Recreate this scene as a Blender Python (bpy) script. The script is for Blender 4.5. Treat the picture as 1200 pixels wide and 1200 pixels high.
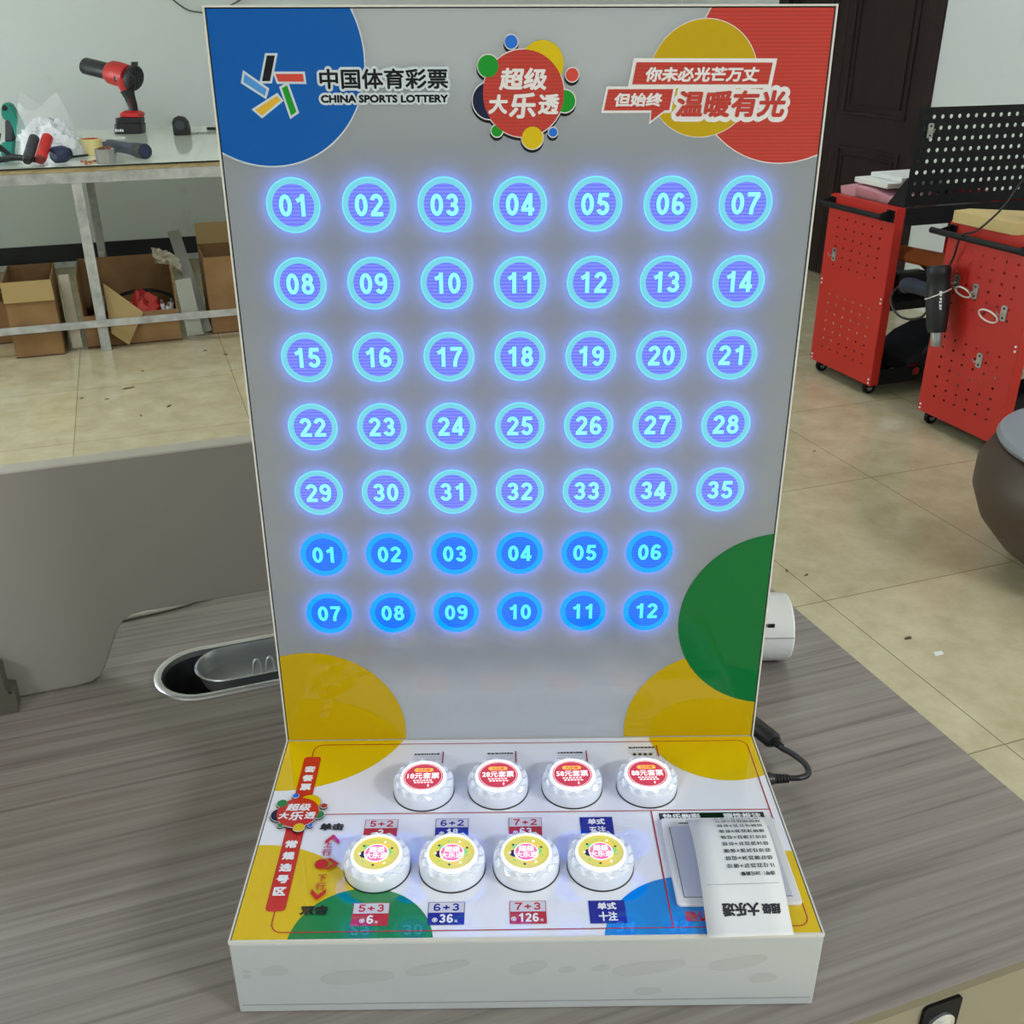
import bpy, bmesh, math, random
from mathutils import Vector, Matrix

for o in list(bpy.data.objects):
    bpy.data.objects.remove(o)
SC = bpy.context.scene
COL = SC.collection
random.seed(7)
PI = math.pi

# ------------------------------------------------------------------ camera, light, exposure
W, PH, DD, BH = 0.40, 0.56315, 0.21173, 0.06832      # machine width, panel height, deck depth, base height
TILT = 0.02207                                        # the panel leans back a little
DESK = 0.75
Z0 = DESK + BH                                        # height of the deck
RA = math.radians(19.1)                               # the room and the desk are turned against the machine
UX = Vector((math.cos(RA), math.sin(RA), 0)); VX = Vector((-math.sin(RA), math.cos(RA), 0)); ZX = Vector((0, 0, 1))
def R(u, v, z=0.0):
    return UX * u + VX * v + ZX * z

cam = bpy.data.objects.new('camera', bpy.data.cameras.new('camera'))
COL.objects.link(cam)
cam.location = (-0.0163, -0.70164, 1.37084)
cam.rotation_euler = (1.12267, 0.00212, -0.01453)
cam.data.sensor_width = 36.0
cam.data.lens = 36.0 * 1191.77 / 1200.0
cam.data.clip_start = 0.02
SC.camera = cam

w = bpy.data.worlds.new('world'); SC.world = w; w.use_nodes = True
w.node_tree.nodes['Background'].inputs[0].default_value = (0.9, 1.0, 0.95, 1)
w.node_tree.nodes['Background'].inputs[1].default_value = 0.05

CEIL = 3.0
def area(u, v, power, sx=1.2, sy=0.6, col=(0.95, 1.0, 1.10)):
    l = bpy.data.lights.new('ceiling_lamp', 'AREA'); l.shape = 'RECTANGLE'; l.size = sx; l.size_y = sy
    l.energy = power; l.color = col
    o = bpy.data.objects.new('ceiling_lamp', l); COL.objects.link(o)
    o.location = R(u, v, CEIL - 0.03); o.rotation_euler = (0, 0, RA)
    return o
LAMPS = ((-3.0, -2.9, 76), (2.2, -2.9, 112), (-3.0, 1.2, 6), (3.0, 0.4, 8), (-1.9, 2.7, 30), (1.8, 3.2, 17))
for (u, v, p) in LAMPS:
    area(u, v, p)

# added fill light for the wall under the bench, from an unseen glazed door
wl = bpy.data.lights.new('side_fill_light', 'AREA'); wl.shape = 'RECTANGLE'; wl.size = 1.9; wl.size_y = 1.5; wl.energy = 165; wl.color = (0.94, 1.0, 1.02)
wo = bpy.data.objects.new('side_fill_light', wl); COL.objects.link(wo)
wo.location = R(-4.5, 4.9, 1.02); wo.rotation_euler = Matrix(((0, -VX.x, -UX.x), (0, -VX.y, -UX.y), (1, 0, 0))).to_euler()

vs = SC.view_settings
SC.display_settings.display_device = 'sRGB'
vs.view_transform = 'Standard'; vs.look = 'None'; vs.gamma = 1.0; vs.use_curve_mapping = False
vs.exposure = 0.3
SC.cycles.use_denoising = True
SC.cycles.max_bounces = 8; SC.cycles.diffuse_bounces = 4; SC.cycles.glossy_bounces = 4
SC.cycles.transmission_bounces = 6; SC.cycles.transparent_max_bounces = 8
SC.cycles.caustics_reflective = False; SC.cycles.caustics_refractive = False
SC.cycles.sample_clamp_indirect = 6.0

# ------------------------------------------------------------------ materials
def lin(c):
    def f(x):
        x /= 255.0
        return x / 12.92 if x <= 0.04045 else ((x + 0.055) / 1.055) ** 2.4
    return (f(c[0]), f(c[1]), f(c[2]), 1.0)

class G:                                              # tiny node graph helper
    def __init__(s, m):
        m.use_nodes = True; s.t = m.node_tree; s.b = s.t.nodes.get('Principled BSDF'); s.out = s.t.nodes.get('Material Output')
    def n(s, typ, **kw):
        x = s.t.nodes.new(typ)
        for k, v in kw.items():
            if k.startswith('i_'):
                x.inputs[k[2:].replace('_', ' ')].default_value = v
            else:
                setattr(x, k, v)
        return x
    def l(s, a, b): s.t.links.new(a, b)

MATS = {}
def mat(name, rgb=(200, 200, 200), rough=0.5, metal=0.0, spec=0.5, ior=1.5, emit=None, es=1.0, coat=0.0, alpha=1.0, trans=0.0, elin=None):
    if name in MATS: return MATS[name]
    m = bpy.data.materials.new(name); g = G(m); b = g.b
    b.inputs['Base Color'].default_value = lin(rgb); b.inputs['Roughness'].default_value = rough
    b.inputs['Metallic'].default_value = metal; b.inputs['Specular IOR Level'].default_value = spec; b.inputs['IOR'].default_value = ior
    b.inputs['Coat Weight'].default_value = coat; b.inputs['Alpha'].default_value = alpha; b.inputs['Transmission Weight'].default_value = trans
    if emit is not None:
        b.inputs['Emission Color'].default_value = lin(emit); b.inputs['Emission Strength'].default_value = es
    if elin is not None:
        k = max(elin); b.inputs['Emission Color'].default_value = (elin[0] / k, elin[1] / k, elin[2] / k, 1); b.inputs['Emission Strength'].default_value = k
    MATS[name] = m
    return m

def ramp_mat(name, stops, rough=0.5, coord='Object', scale=(1, 1, 1), rot=0.0, nscale=5.0, detail=6.0, spec=0.5, coat=0.0, bump=0.0, dist=0.0):
    m = mat(name, rough=rough, spec=spec, coat=coat); g = G(m)
    tc = g.n('ShaderNodeTexCoord'); mp = g.n('ShaderNodeMapping')
    mp.inputs['Scale'].default_value = scale; mp.inputs['Rotation'].default_value = (0, 0, rot)
    nz = g.n('ShaderNodeTexNoise'); nz.inputs['Scale'].default_value = nscale; nz.inputs['Detail'].default_value = detail
    nz.inputs['Distortion'].default_value = dist
    cr = g.n('ShaderNodeValToRGB')
    el = cr.color_ramp.elements
    el[0].position, el[0].color = stops[0][0], lin(stops[0][1])
    el[1].position, el[1].color = stops[-1][0], lin(stops[-1][1])
    for p, c in stops[1:-1]:
        e = el.new(p); e.color = lin(c)
    g.l(tc.outputs[coord], mp.inputs['Vector']); g.l(mp.outputs[0], nz.inputs['Vector']); g.l(nz.outputs['Fac'], cr.inputs[0])
    g.l(cr.outputs[0], g.b.inputs['Base Color'])
    if bump:
        bp = g.n('ShaderNodeBump'); bp.inputs['Strength'].default_value = bump; bp.inputs['Distance'].default_value = 0.002
        g.l(nz.outputs['Fac'], bp.inputs['Height']); g.l(bp.outputs[0], g.b.inputs['Normal'])
    return m

def floor_mat():
    m = mat('floor_tiles', rough=0.16, spec=0.5); g = G(m)
    tc = g.n('ShaderNodeTexCoord'); mp = g.n('ShaderNodeMapping')
    mp.inputs['Location'].default_value = (-0.057 + 0.628 * 20, -0.605 + 0.628 * 20, 0)
    g.l(tc.outputs['Object'], mp.inputs['Vector'])
    br = g.n('ShaderNodeTexBrick'); br.offset = 0.0; br.squash = 1.0
    br.inputs['Scale'].default_value = 1.0; br.inputs['Brick Width'].default_value = 0.628; br.inputs['Row Height'].default_value = 0.628
    br.inputs['Mortar Size'].default_value = 0.0017; br.inputs['Mortar Smooth'].default_value = 0.3
    br.inputs['Color1'].default_value = (1, 1, 1, 1); br.inputs['Color2'].default_value = (0.93, 0.93, 0.93, 1); br.inputs['Mortar'].default_value = (0.42, 0.40, 0.34, 1)
    g.l(mp.outputs[0], br.inputs['Vector'])
    nz = g.n('ShaderNodeTexNoise'); nz.inputs['Scale'].default_value = 9.0; nz.inputs['Detail'].default_value = 8.0; nz.inputs['Roughness'].default_value = 0.7
    g.l(tc.outputs['Object'], nz.inputs['Vector'])
    cr = g.n('ShaderNodeValToRGB'); e = cr.color_ramp.elements
    e[0].position, e[0].color = 0.3, lin((182, 171, 136)); e[1].position, e[1].color = 0.72, lin((208, 199, 166))
    g.l(nz.outputs['Fac'], cr.inputs[0])
    mx = g.n('ShaderNodeMix', data_type='RGBA', blend_type='MULTIPLY'); mx.inputs['Factor'].default_value = 1.0
    g.l(cr.outputs[0], mx.inputs['A']); g.l(br.outputs['Color'], mx.inputs['B']); g.l(mx.outputs['Result'], g.b.inputs['Base Color'])
    n2 = g.n('ShaderNodeTexNoise'); n2.inputs['Scale'].default_value = 2.2; n2.inputs['Detail'].default_value = 3.0
    g.l(tc.outputs['Object'], n2.inputs['Vector'])
    mr = g.n('ShaderNodeMapRange'); mr.inputs['To Min'].default_value = 0.05; mr.inputs['To Max'].default_value = 0.16
    g.l(n2.outputs['Fac'], mr.inputs['Value']); g.l(mr.outputs[0], g.b.inputs['Roughness'])
    return m

def wall_mat():
    m = mat('wall_paint', rough=0.75, spec=0.25); g = G(m)
    tc = g.n('ShaderNodeTexCoord'); nz = g.n('ShaderNodeTexNoise'); nz.inputs['Scale'].default_value = 3.5; nz.inputs['Detail'].default_value = 9.0; nz.inputs['Roughness'].default_value = 0.62
    g.l(tc.outputs['Object'], nz.inputs['Vector'])
    cr = g.n('ShaderNodeValToRGB'); e = cr.color_ramp.elements
    e[0].position, e[0].color = 0.24, lin((205, 209, 203)); e[1].position, e[1].color = 0.36, lin((220, 225, 221))
    g.l(nz.outputs['Fac'], cr.inputs[0]); g.l(cr.outputs[0], g.b.inputs['Base Color'])
    return m

def striped(name, rgb, dark, scale, rough=0.05, coord='Object', axis='Z', emit=0.0, ior=1.5, blue=1.0):
    m = mat(name, rgb, rough=rough, ior=ior); g = G(m)
    tc = g.n('ShaderNodeTexCoord'); wv = g.n('ShaderNodeTexWave'); wv.wave_type = 'BANDS'; wv.bands_direction = axis
    wv.inputs['Scale'].default_value = scale; wv.inputs['Distortion'].default_value = 0.0
    g.l(tc.outputs[coord], wv.inputs['Vector'])
    cr = g.n('ShaderNodeValToRGB'); e = cr.color_ramp.elements
    e[0].position, e[0].color = 0.05, lin(dark); e[1].position, e[1].color = 0.45, lin(rgb)
    g.l(wv.outputs['Fac'], cr.inputs[0])
    if blue != 1.0:
        for q_ in e: q_.color = (q_.color[0] / blue, q_.color[1] / blue, q_.color[2], 1)
    if emit:
        g.b.inputs['Base Color'].default_value = (0.02, 0.02, 0.02, 1)
        g.l(cr.outputs[0], g.b.inputs['Emission Color']); g.b.inputs['Emission Strength'].default_value = emit
    else:
        g.l(cr.outputs[0], g.b.inputs['Base Color'])
    return m

def sheet_mat():                                      # white diffusing acrylic: part of the light behind comes through
    m = bpy.data.materials.new('diffusing_acrylic'); g = G(m)
    g.t.nodes.remove(g.b)
    df = g.n('ShaderNodeBsdfDiffuse'); df.inputs[0].default_value = lin((238, 244, 250))
    tr = g.n('ShaderNodeBsdfTranslucent'); tr.inputs[0].default_value = (0.94, 0.97, 1.0, 1)
    gl = g.n('ShaderNodeBsdfGlossy'); gl.inputs['Roughness'].default_value = 0.03; gl.inputs[0].default_value = (1, 1, 1, 1)
    m1 = g.n('ShaderNodeMixShader'); m1.inputs[0].default_value = 0.71
    m2 = g.n('ShaderNodeMixShader'); fr = g.n('ShaderNodeFresnel'); fr.inputs[0].default_value = 1.6
    g.l(df.outputs[0], m1.inputs[1]); g.l(tr.outputs[0], m1.inputs[2])
    g.l(fr.outputs[0], m2.inputs[0]); g.l(m1.outputs[0], m2.inputs[1]); g.l(gl.outputs[0], m2.inputs[2])
    g.l(m2.outputs[0], g.out.inputs[0])
    MATS['diffusing_acrylic'] = m
    return m

# ------------------------------------------------------------------ mesh building
class MB:
    def __init__(s): s.bm = bmesh.new(); s.mats = []
    def mi(s, m):
        if m not in s.mats: s.mats.append(m)
        return s.mats.index(m)
    def face(s, pts, m, smooth=False):
        vs_ = [s.bm.verts.new(p) for p in pts]
        f = s.bm.faces.new(vs_); f.material_index = s.mi(m); f.smooth = smooth
        return f
    def mesh(s, verts, faces, m, smooth=False):
        vs_ = [s.bm.verts.new(p) for p in verts]; k = s.mi(m)
        for f in faces:
            try:
                ff = s.bm.faces.new([vs_[i] for i in f]); ff.material_index = k; ff.smooth = smooth
            except ValueError: pass
    def box(s, a, b, m, M=None):
        x0, y0, z0 = a; x1, y1, z1 = b
        vv = [Vector(p) for p in ((x0, y0, z0), (x1, y0, z0), (x1, y1, z0), (x0, y1, z0), (x0, y0, z1), (x1, y0, z1), (x1, y1, z1), (x0, y1, z1))]
        if M is not None: vv = [M @ p for p in vv]
        s.mesh(vv, ((0, 3, 2, 1), (4, 5, 6, 7), (0, 1, 5, 4), (1, 2, 6, 5), (2, 3, 7, 6), (3, 0, 4, 7)), m)
    def ring_loft(s, rings, m, cap0=True, cap1=True, smooth=True, close=True):
        n = len(rings[0]); k = s.mi(m)
        R_ = [[s.bm.verts.new(p) for p in r] for r in rings]
        for a, b in zip(R_, R_[1:]):
            for i in range(n if close else n - 1):
                f = s.bm.faces.new((a[i], a[(i + 1) % n], b[(i + 1) % n], b[i])); f.material_index = k; f.smooth = smooth
        if cap0:
            f = s.bm.faces.new(list(reversed(R_[0]))); f.material_index = k
        if cap1:
            f = s.bm.faces.new(R_[-1]); f.material_index = k
    def tube(s, path, r, m, n=10, cap=True, flat=1.0):
        P = [Vector(p) for p in path]; rr = r if isinstance(r, (list, tuple)) else [r] * len(P)
        rings = []; up = None
        for i, p in enumerate(P):
            t = (P[min(i + 1, len(P) - 1)] - P[max(i - 1, 0)]).normalized()
            if up is None:
                up = Vector((0, 0, 1)) if abs(t.z) < 0.9 else Vector((1, 0, 0))
            x = t.cross(up).normalized(); y = x.cross(t).normalized(); up = y
            rings.append([p + (x * math.cos(2 * PI * j / n) + y * math.sin(2 * PI * j / n) * flat) * rr[i] for j in range(n)])
        s.ring_loft(rings, m, cap, cap)
    def lathe(s, prof, c, m, n=32, axis=None, cap0=True, cap1=True, smooth=True, sx=1.0, sy=1.0):
        c = Vector(c); q = Vector((0, 0, 1)).rotation_difference(Vector(axis).normalized()).to_matrix() if axis else Matrix.Identity(3)
        rings = [[c + q @ Vector((r * math.cos(2 * PI * j / n) * sx, r * math.sin(2 * PI * j / n) * sy, z)) for j in range(n)] for r, z in prof]
        s.ring_loft(rings, m, cap0, cap1, smooth)
    def cyl(s, a, b, r, m, n=20, r2=None):
        a, b = Vector(a), Vector(b); ax = b - a
        s.lathe([(r, 0), (r if r2 is None else r2, ax.length)], a, m, n, ax)
    def prism(s, pts, lo, hi, m):                      # lo, hi: functions (x, y) -> point
        n = len(pts)
        s.mesh([lo(*p) for p in pts] + [hi(*p) for p in pts], [tuple(range(n - 1, -1, -1)), tuple(range(n, 2 * n))] + [(i, (i + 1) % n, n + (i + 1) % n, n + i) for i in range(n)], m)
    def build(s, name, parent=None, loc=(0, 0, 0), rot=(0, 0, 0), bevel=0.0, seg=2, sharp=40, solid=0.0):
        bmesh.ops.recalc_face_normals(s.bm, faces=s.bm.faces[:]) if s.bm.faces else None
        me = bpy.data.meshes.new(name); s.bm.to_mesh(me); s.bm.free()
        for m in s.mats: me.materials.append(m)
        if any(p.use_smooth for p in me.polygons): me.set_sharp_from_angle(angle=math.radians(sharp))
        o = bpy.data.objects.new(name, me); COL.objects.link(o)
        o.location = loc; o.rotation_euler = rot
        if parent is not None: o.parent = parent
        if solid:
            md = o.modifiers.new('thickness', 'SOLIDIFY'); md.thickness = solid; md.offset = 0
        if bevel:
            md = o.modifiers.new('bevel', 'BEVEL'); md.width = bevel; md.segments = seg; md.limit_method = 'ANGLE'; md.angle_limit = math.radians(40)
        return o

def empty(name, loc, rz, label, cat, group=None):
    o = bpy.data.objects.new(name, None); COL.objects.link(o); o.empty_display_size = 0.05
    o.location = loc; o.rotation_euler = (0, 0, rz)
    return tag(o, label, cat, group)
def tag(o, label, cat=None, group=None):
    o['label'] = label
    if cat: o['category'] = cat
    if group: o['group'] = group
    return o
def struct(o):
    o['kind'] = 'structure'
    return o

def smooth_path(P, n=8):                               # Catmull-Rom
    P = [Vector(p) for p in P]; Q = [P[0] * 2 - P[1]] + P + [P[-1] * 2 - P[-2]]; out = []
    for i in range(1, len(Q) - 2):
        for k in range(n):
            t = k / n; a, b, c, d = Q[i - 1], Q[i], Q[i + 1], Q[i + 2]
            out.append(0.5 * ((2 * b) + (c - a) * t + (2 * a - 5 * b + 4 * c - d) * t * t + (3 * b - a - 3 * c + d) * t ** 3))
    return out + [P[-1]]

# ---- flat artwork laid on a surface; F(x, y, h) maps artwork metres to a point
TXT = {}
def text_geo(body):
    key = body
    if key not in TXT:
        c = bpy.data.curves.new('lettering', 'FONT'); c.body = body; c.resolution_u = 3
        o = bpy.data.objects.new('lettering', c); COL.objects.link(o)
        dg = bpy.context.evaluated_depsgraph_get(); dg.update()
        me = bpy.data.meshes.new_from_object(o.evaluated_get(dg))
        v = [(p.co.x, p.co.y) for p in me.vertices]; f = [tuple(p.vertices) for p in me.polygons]
        bpy.data.objects.remove(o); bpy.data.curves.remove(c); bpy.data.meshes.remove(me)
        x0, x1 = min(p[0] for p in v), max(p[0] for p in v); y0, y1 = min(p[1] for p in v), max(p[1] for p in v)
        TXT[key] = ([((x - x0) / (x1 - x0), (y - y0) / (y1 - y0)) for x, y in v], f)
    return TXT[key]

def clip(pts, x0, x1, y0, y1):
    def cut(P, ins, inter):
        out = []
        for i, b in enumerate(P):
            a = P[i - 1]
            if ins(b):
                if not ins(a): out.append(inter(a, b))
                out.append(b)
            elif ins(a): out.append(inter(a, b))
        return out
    ix = lambda X: (lambda a, b: (X, a[1] + (b[1] - a[1]) * (X - a[0]) / (b[0] - a[0])))
    iy = lambda Y: (lambda a, b: (a[0] + (b[0] - a[0]) * (Y - a[1]) / (b[1] - a[1]), Y))
    for ins, it in ((lambda p: p[0] >= x0, ix(x0)), (lambda p: p[0] <= x1, ix(x1)), (lambda p: p[1] >= y0, iy(y0)), (lambda p: p[1] <= y1, iy(y1))):
        pts = cut(pts, ins, it)
        if not pts: return []
    return pts

def circ(cx, cy, r, n=72, ry=None):
    return [(cx + r * math.cos(2 * PI * i / n), cy + (ry or r) * math.sin(2 * PI * i / n)) for i in range(n)]
def grow(P, d):                                        # push a convex outline outwards by d
    n = len(P); A = sum(P[i - 1][0] * P[i][1] - P[i][0] * P[i - 1][1] for i in range(n)); sg = 1 if A > 0 else -1
    out = []
    for i in range(n):
        a, b, c = Vector(P[i - 1]), Vector(P[i]), Vector(P[(i + 1) % n])
        n1 = Vector(((b - a).y, -(b - a).x)).normalized() * sg; n2 = Vector(((c - b).y, -(c - b).x)).normalized() * sg
        k = n1 + n2; k = k * (2 * d / max(k.length_squared, 0.2))
        out.append((b.x + k.x, b.y + k.y))
    return out
def rrect(x0, y0, x1, y1, r, n=6):
    out = []
    for cx, cy, a in ((x1 - r, y1 - r, 0), (x0 + r, y1 - r, 90), (x0 + r, y0 + r, 180), (x1 - r, y0 + r, 270)):
        out += [(cx + r * math.cos(math.radians(a + 90 * k / n)), cy + r * math.sin(math.radians(a + 90 * k / n))) for k in range(n + 1)]
    return out

def _arc(cx, cy, rx, ry, a0, a1, n=16):
    return [(cx + rx * math.cos(math.radians(a0 + (a1 - a0) * k / n)), cy + ry * math.sin(math.radians(a0 + (a1 - a0) * k / n))) for k in range(n + 1)]
STROKES = {
    '0': [('c', _arc(.28, .5, .185, .405, 0, 345, 23))],
    '1': [('o', [(.36, 0), (.36, 1)]), ('o', [(.40, .93), (.27, .78), (.10, .70)])],
    '2': [('o', _arc(.275, .685, .185, .22, 170, -28, 14) + [(.12, .14)]), ('o', [(.02, .09), (.54, .09)])],
    '3': [('o', _arc(.27, .70, .17, .205, 165, -90, 14) + [(.22, .495)]), ('o', [(.22, .515)] + _arc(.27, .30, .19, .205, 90, -165, 14))],
    '4': [('o', [(.39, 0), (.39, 1)]), ('o', [(.38, .93), (.08, .32)]), ('o', [(0, .27), (.56, .27)])],
    '5': [('o', [(.10, .905), (.52, .905)]), ('o', [(.17, .95), (.12, .50)]), ('o', _arc(.27, .33, .195, .235, 140, -160, 16))],
    '6': [('c', _arc(.285, .305, .185, .21, 0, 342, 19)), ('o', _arc(.30, .53, .20, .375, 40, 180, 12) + [(.10, .32)])],
    '7': [('o', [(.02, .905), (.55, .905)]), ('o', [(.50, .90), (.34, .60), (.24, .30), (.21, 0)])],
    '8': [('c', _arc(.28, .725, .155, .18, 0, 342, 19)), ('c', _arc(.28, .30, .19, .215, 0, 342, 19))],
    '9': [('c', _arc(.275, .695, .185, .21, 0, 342, 19)), ('o', _arc(.26, .47, .20, .375, -140, 0, 12) + [(.46, .68)])],
    '+': [('o', [(.03, .46), (.53, .46)]), ('o', [(.28, .16), (.28, .76)])],
}

class Art(MB):
    def __init__(s, F, bounds=None, h0=0.0001, dh=0.00003):
        super().__init__(); s.F = F; s.h = h0; s.dh = dh; s.bd = bounds
    def up(s): s.h += s.dh
    def poly(s, pts, m):
        if s.bd: pts = clip(pts, *s.bd)
        if len(pts) > 2: s.face([s.F(x, y, s.h) for x, y in pts], m); s.up()
    def ring(s, cx, cy, r0, r1, m, n=64):
        P0, P1 = circ(cx, cy, r0, n), circ(cx, cy, r1, n)
        s.mesh([s.F(x, y, s.h) for x, y in P0 + P1], [(i, (i + 1) % n, n + (i + 1) % n, n + i) for i in range(n)], m); s.up()
    def line(s, pts, wd, m, closed=False):
        P = [Vector(p) for p in pts]; n = len(P); L = []; Rr = []
        for i in range(n):
            a = P[i - 1] if (i or closed) else P[i]; c = P[(i + 1) % n] if (i < n - 1 or closed) else P[i]
            t = (c - a).normalized(); k = Vector((-t.y, t.x)) * (wd / 2)
            L.append(P[i] + k); Rr.append(P[i] - k)
        m_ = n if closed else n - 1
        s.mesh([s.F(p.x, p.y, s.h) for p in L + Rr], [(i, (i + 1) % n, n + (i + 1) % n, n + i) for i in range(m_)], m); s.up()
    def text(s, body, box, m, bold=0.0, shear=0.0, flip=False, ring=6):
        v, f = text_geo(body); x0, y0, x1, y1 = box
        sh = shear * (y1 - y0)
        offs = [(0, 0)] + ([(bold * math.cos(2 * PI * i / ring), bold * math.sin(2 * PI * i / ring)) for i in range(ring)] if bold else [])
        for ox, oy in offs:
            q = []
            for a, b in v:
                if flip: a, b = 1 - a, 1 - b
                x = x0 + bold + a * (x1 - x0 - 2 * bold - sh) + b * sh + ox; y = y0 + bold + b * (y1 - y0 - 2 * bold) + oy
                q.append(s.F(x, y, s.h))
            s.mesh(q, f, m)
            s.h += s.dh * 0.1
        s.up()
    def digits(s, body, box, m, wt=.19):               # heavy grotesque numerals drawn as strokes
        x0, y0, x1, y1 = box; adv = .66; tw = adv * len(body) - .10; hgt = y1 - y0; kx = (x1 - x0) / tw
        for i, ch in enumerate(body):
            for st_ in STROKES[ch]:
                cl = st_[0] == 'c'; P = [Vector((x0 + (i * adv + px) * kx, y0 + py * hgt)) for px, py in st_[1]]
                n = len(P); L = []; Rr = []; wd = wt * hgt
                for k in range(n):
                    a = P[k - 1] if (k or cl) else P[k]; c = P[(k + 1) % n] if (k < n - 1 or cl) else P[k]
                    t = (c - a).normalized(); q_ = Vector((-t.y, t.x)) * (wd / 2); L.append(P[k] + q_); Rr.append(P[k] - q_)
                m_ = n if cl else n - 1
                s.mesh([s.F(p.x, p.y, s.h) for p in L + Rr], [(k, (k + 1) % n, n + (k + 1) % n, n + k) for k in range(m_)], m)
                s.h += s.dh * 0.1
        s.up()
    def chars(s, spec, m, bold=0.0):                   # each character with its own centre
        for ch, x, y, wd, ht in spec: s.text(ch, (x - wd / 2, y - ht / 2, x + wd / 2, y + ht / 2), m, bold)

# ------------------------------------------------------------------ the setting
FM, WM = floor_mat(), wall_mat()
def flat(name, pts, m):
    b = MB(); b.face(pts, m); return struct(b.build(name, None, (0, 0, 0), (0, 0, RA)))
U0, U1, V0, V1 = -4.6, 3.57, -6.5, 6.4
def slab(name, a, b_, m):
    b = MB(); b.box(a, b_, m); return struct(b.build(name, None, (0, 0, 0), (0, 0, RA)))
slab('floor', (U0 - .1, V0 - .1, -0.1), (U1 + .1, V1 + .1, 0), FM)
slab('ceiling', (U0 - .1, V0 - .1, CEIL), (U1 + .1, V1 + .1, CEIL + .1), mat('ceiling_paint', (222, 224, 218), 0.8))
slab('wall_back', (U0 - .1, V1, 0), (U1 + .1, V1 + .1, CEIL), WM)
GV0, GV1, GH = 4.1, 5.7, 2.05
b = MB(); b.box((U0 - .1, V0, 0), (U0, GV0, CEIL), WM); b.box((U0 - .1, GV1, 0), (U0, V1, CEIL), WM); b.box((U0 - .1, GV0, GH), (U0, GV1, CEIL), WM)
struct(b.build('wall_left', None, (0, 0, 0), (0, 0, RA)))
gd = bpy.data.objects.new('added_door', None); COL.objects.link(gd); gd['kind'] = 'structure'; gd.location = R(U0, (GV0 + GV1) / 2, 0); gd.rotation_euler = (0, 0, RA)  # unseen door added as a source for the side fill light
b = MB(); hw_ = (GV1 - GV0) / 2; fm_ = mat('added_door_white', (220, 222, 220), 0.5)
for a_, c_ in (((-.08, -hw_, 0), (-.03, -hw_ + .06, GH)), ((-.08, hw_ - .06, 0), (-.03, hw_, GH)), ((-.08, -.04, 0), (-.03, .04, GH)), ((-.08, -hw_, GH - .06), (-.03, hw_, GH)), ((-.08, -hw_, 0), (-.03, hw_, .08))): b.box(a_, c_, fm_)
b.build('door_frame', gd)
b = MB(); b.box((-.058, -hw_ + .06, .08), (-.052, hw_ - .06, GH - .06), mat('added_glow_pane', (220, 230, 235), 0.1, emit=(225, 238, 250), es=1.2)); b.build('pane', gd)  # glowing pane of the added door
slab('wall_front', (U0 - .1, V0 - .1, 0), (U1 + .1, V0, CEIL), WM)
for k, (u, v, _) in enumerate(LAMPS):                       # added housings for the ceiling lamps, out of view
    slab('added_housing_%d' % (k + 1), (u - .63, v - .33, CEIL - .028), (u + .63, v + .33, CEIL), mat('lamp_housing', (225, 226, 224), 0.5))
DV0, DV1, DH = 3.745, 5.155, 2.15
b = MB(); b.box((U1, V0, 0), (U1 + .1, DV0, CEIL), WM); b.box((U1, DV1, 0), (U1 + .1, V1, CEIL), WM); b.box((U1, DV0, DH), (U1 + .1, DV1, CEIL), WM)
struct(b.build('wall_right', None, (0, 0, 0), (0, 0, RA)))
slab('baseboard_back', (U0, V1 - 0.015, 0), (U1, V1, 0.125), mat('black_baseboard', (26, 27, 30), 0.35))

# door_1: dark brown double door with moulded panels in the right wall
DB = ramp_mat('dark_brown_door', [(0.3, (36, 23, 22)), (0.7, (46, 31, 29))], rough=0.5, spec=0.25, scale=(3, 3, 0.6), nscale=6)
door = bpy.data.objects.new('door_1', None); COL.objects.link(door); door['kind'] = 'structure'; door.location = R(U1, (DV0 + DV1) / 2, 0); door.rotation_euler = (0, 0, RA)
def dpart(name, fn, bev=0.004):
    b = MB(); fn(b); return b.build(name, door, (0, -(DV0 + DV1) / 2, 0), bevel=bev)
def frame(b):
    b.box((-.02, DV0, 0), (.06, DV0 + .10, DH), DB); b.box((-.02, DV1 - .10, 0), (.06, DV1, DH), DB); b.box((-.02, DV0 + .10, DH - .08), (.06, DV1 - .10, DH), DB)
dpart('door_frame', frame)
mid = 4.515
for a, c in ((DV0 + .10, mid), (mid + .003, DV1 - .10)):
    def leaf(b, a=a, c=c): b.box((.012, a, 0.01), (.05, c, DH - .08), DB)
    lf = dpart('door_leaf', leaf)
    def mould(b, a=a, c=c):
        v0, v1 = a + .09, c - .055
        for z0, z1 in ((.91, 2.0), (.12, .745)):
            for k, wd in ((0.0, .018), (.045, .009)):
                A, B_, C_, D_ = v0 + k, v1 - k, z0 + k, z1 - k
                b.box((.004, A, C_), (.014, A + wd, D_), DB); b.box((.004, B_ - wd, C_), (.014, B_, D_), DB)
                b.box((.004, A + wd, C_), (.014, B_ - wd, C_ + wd), DB); b.box((.004, A + wd, D_ - wd), (.014, B_ - wd, D_), DB)
    b = MB(); mould(b); b.build('panel_moulding', lf, bevel=0.003)

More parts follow.
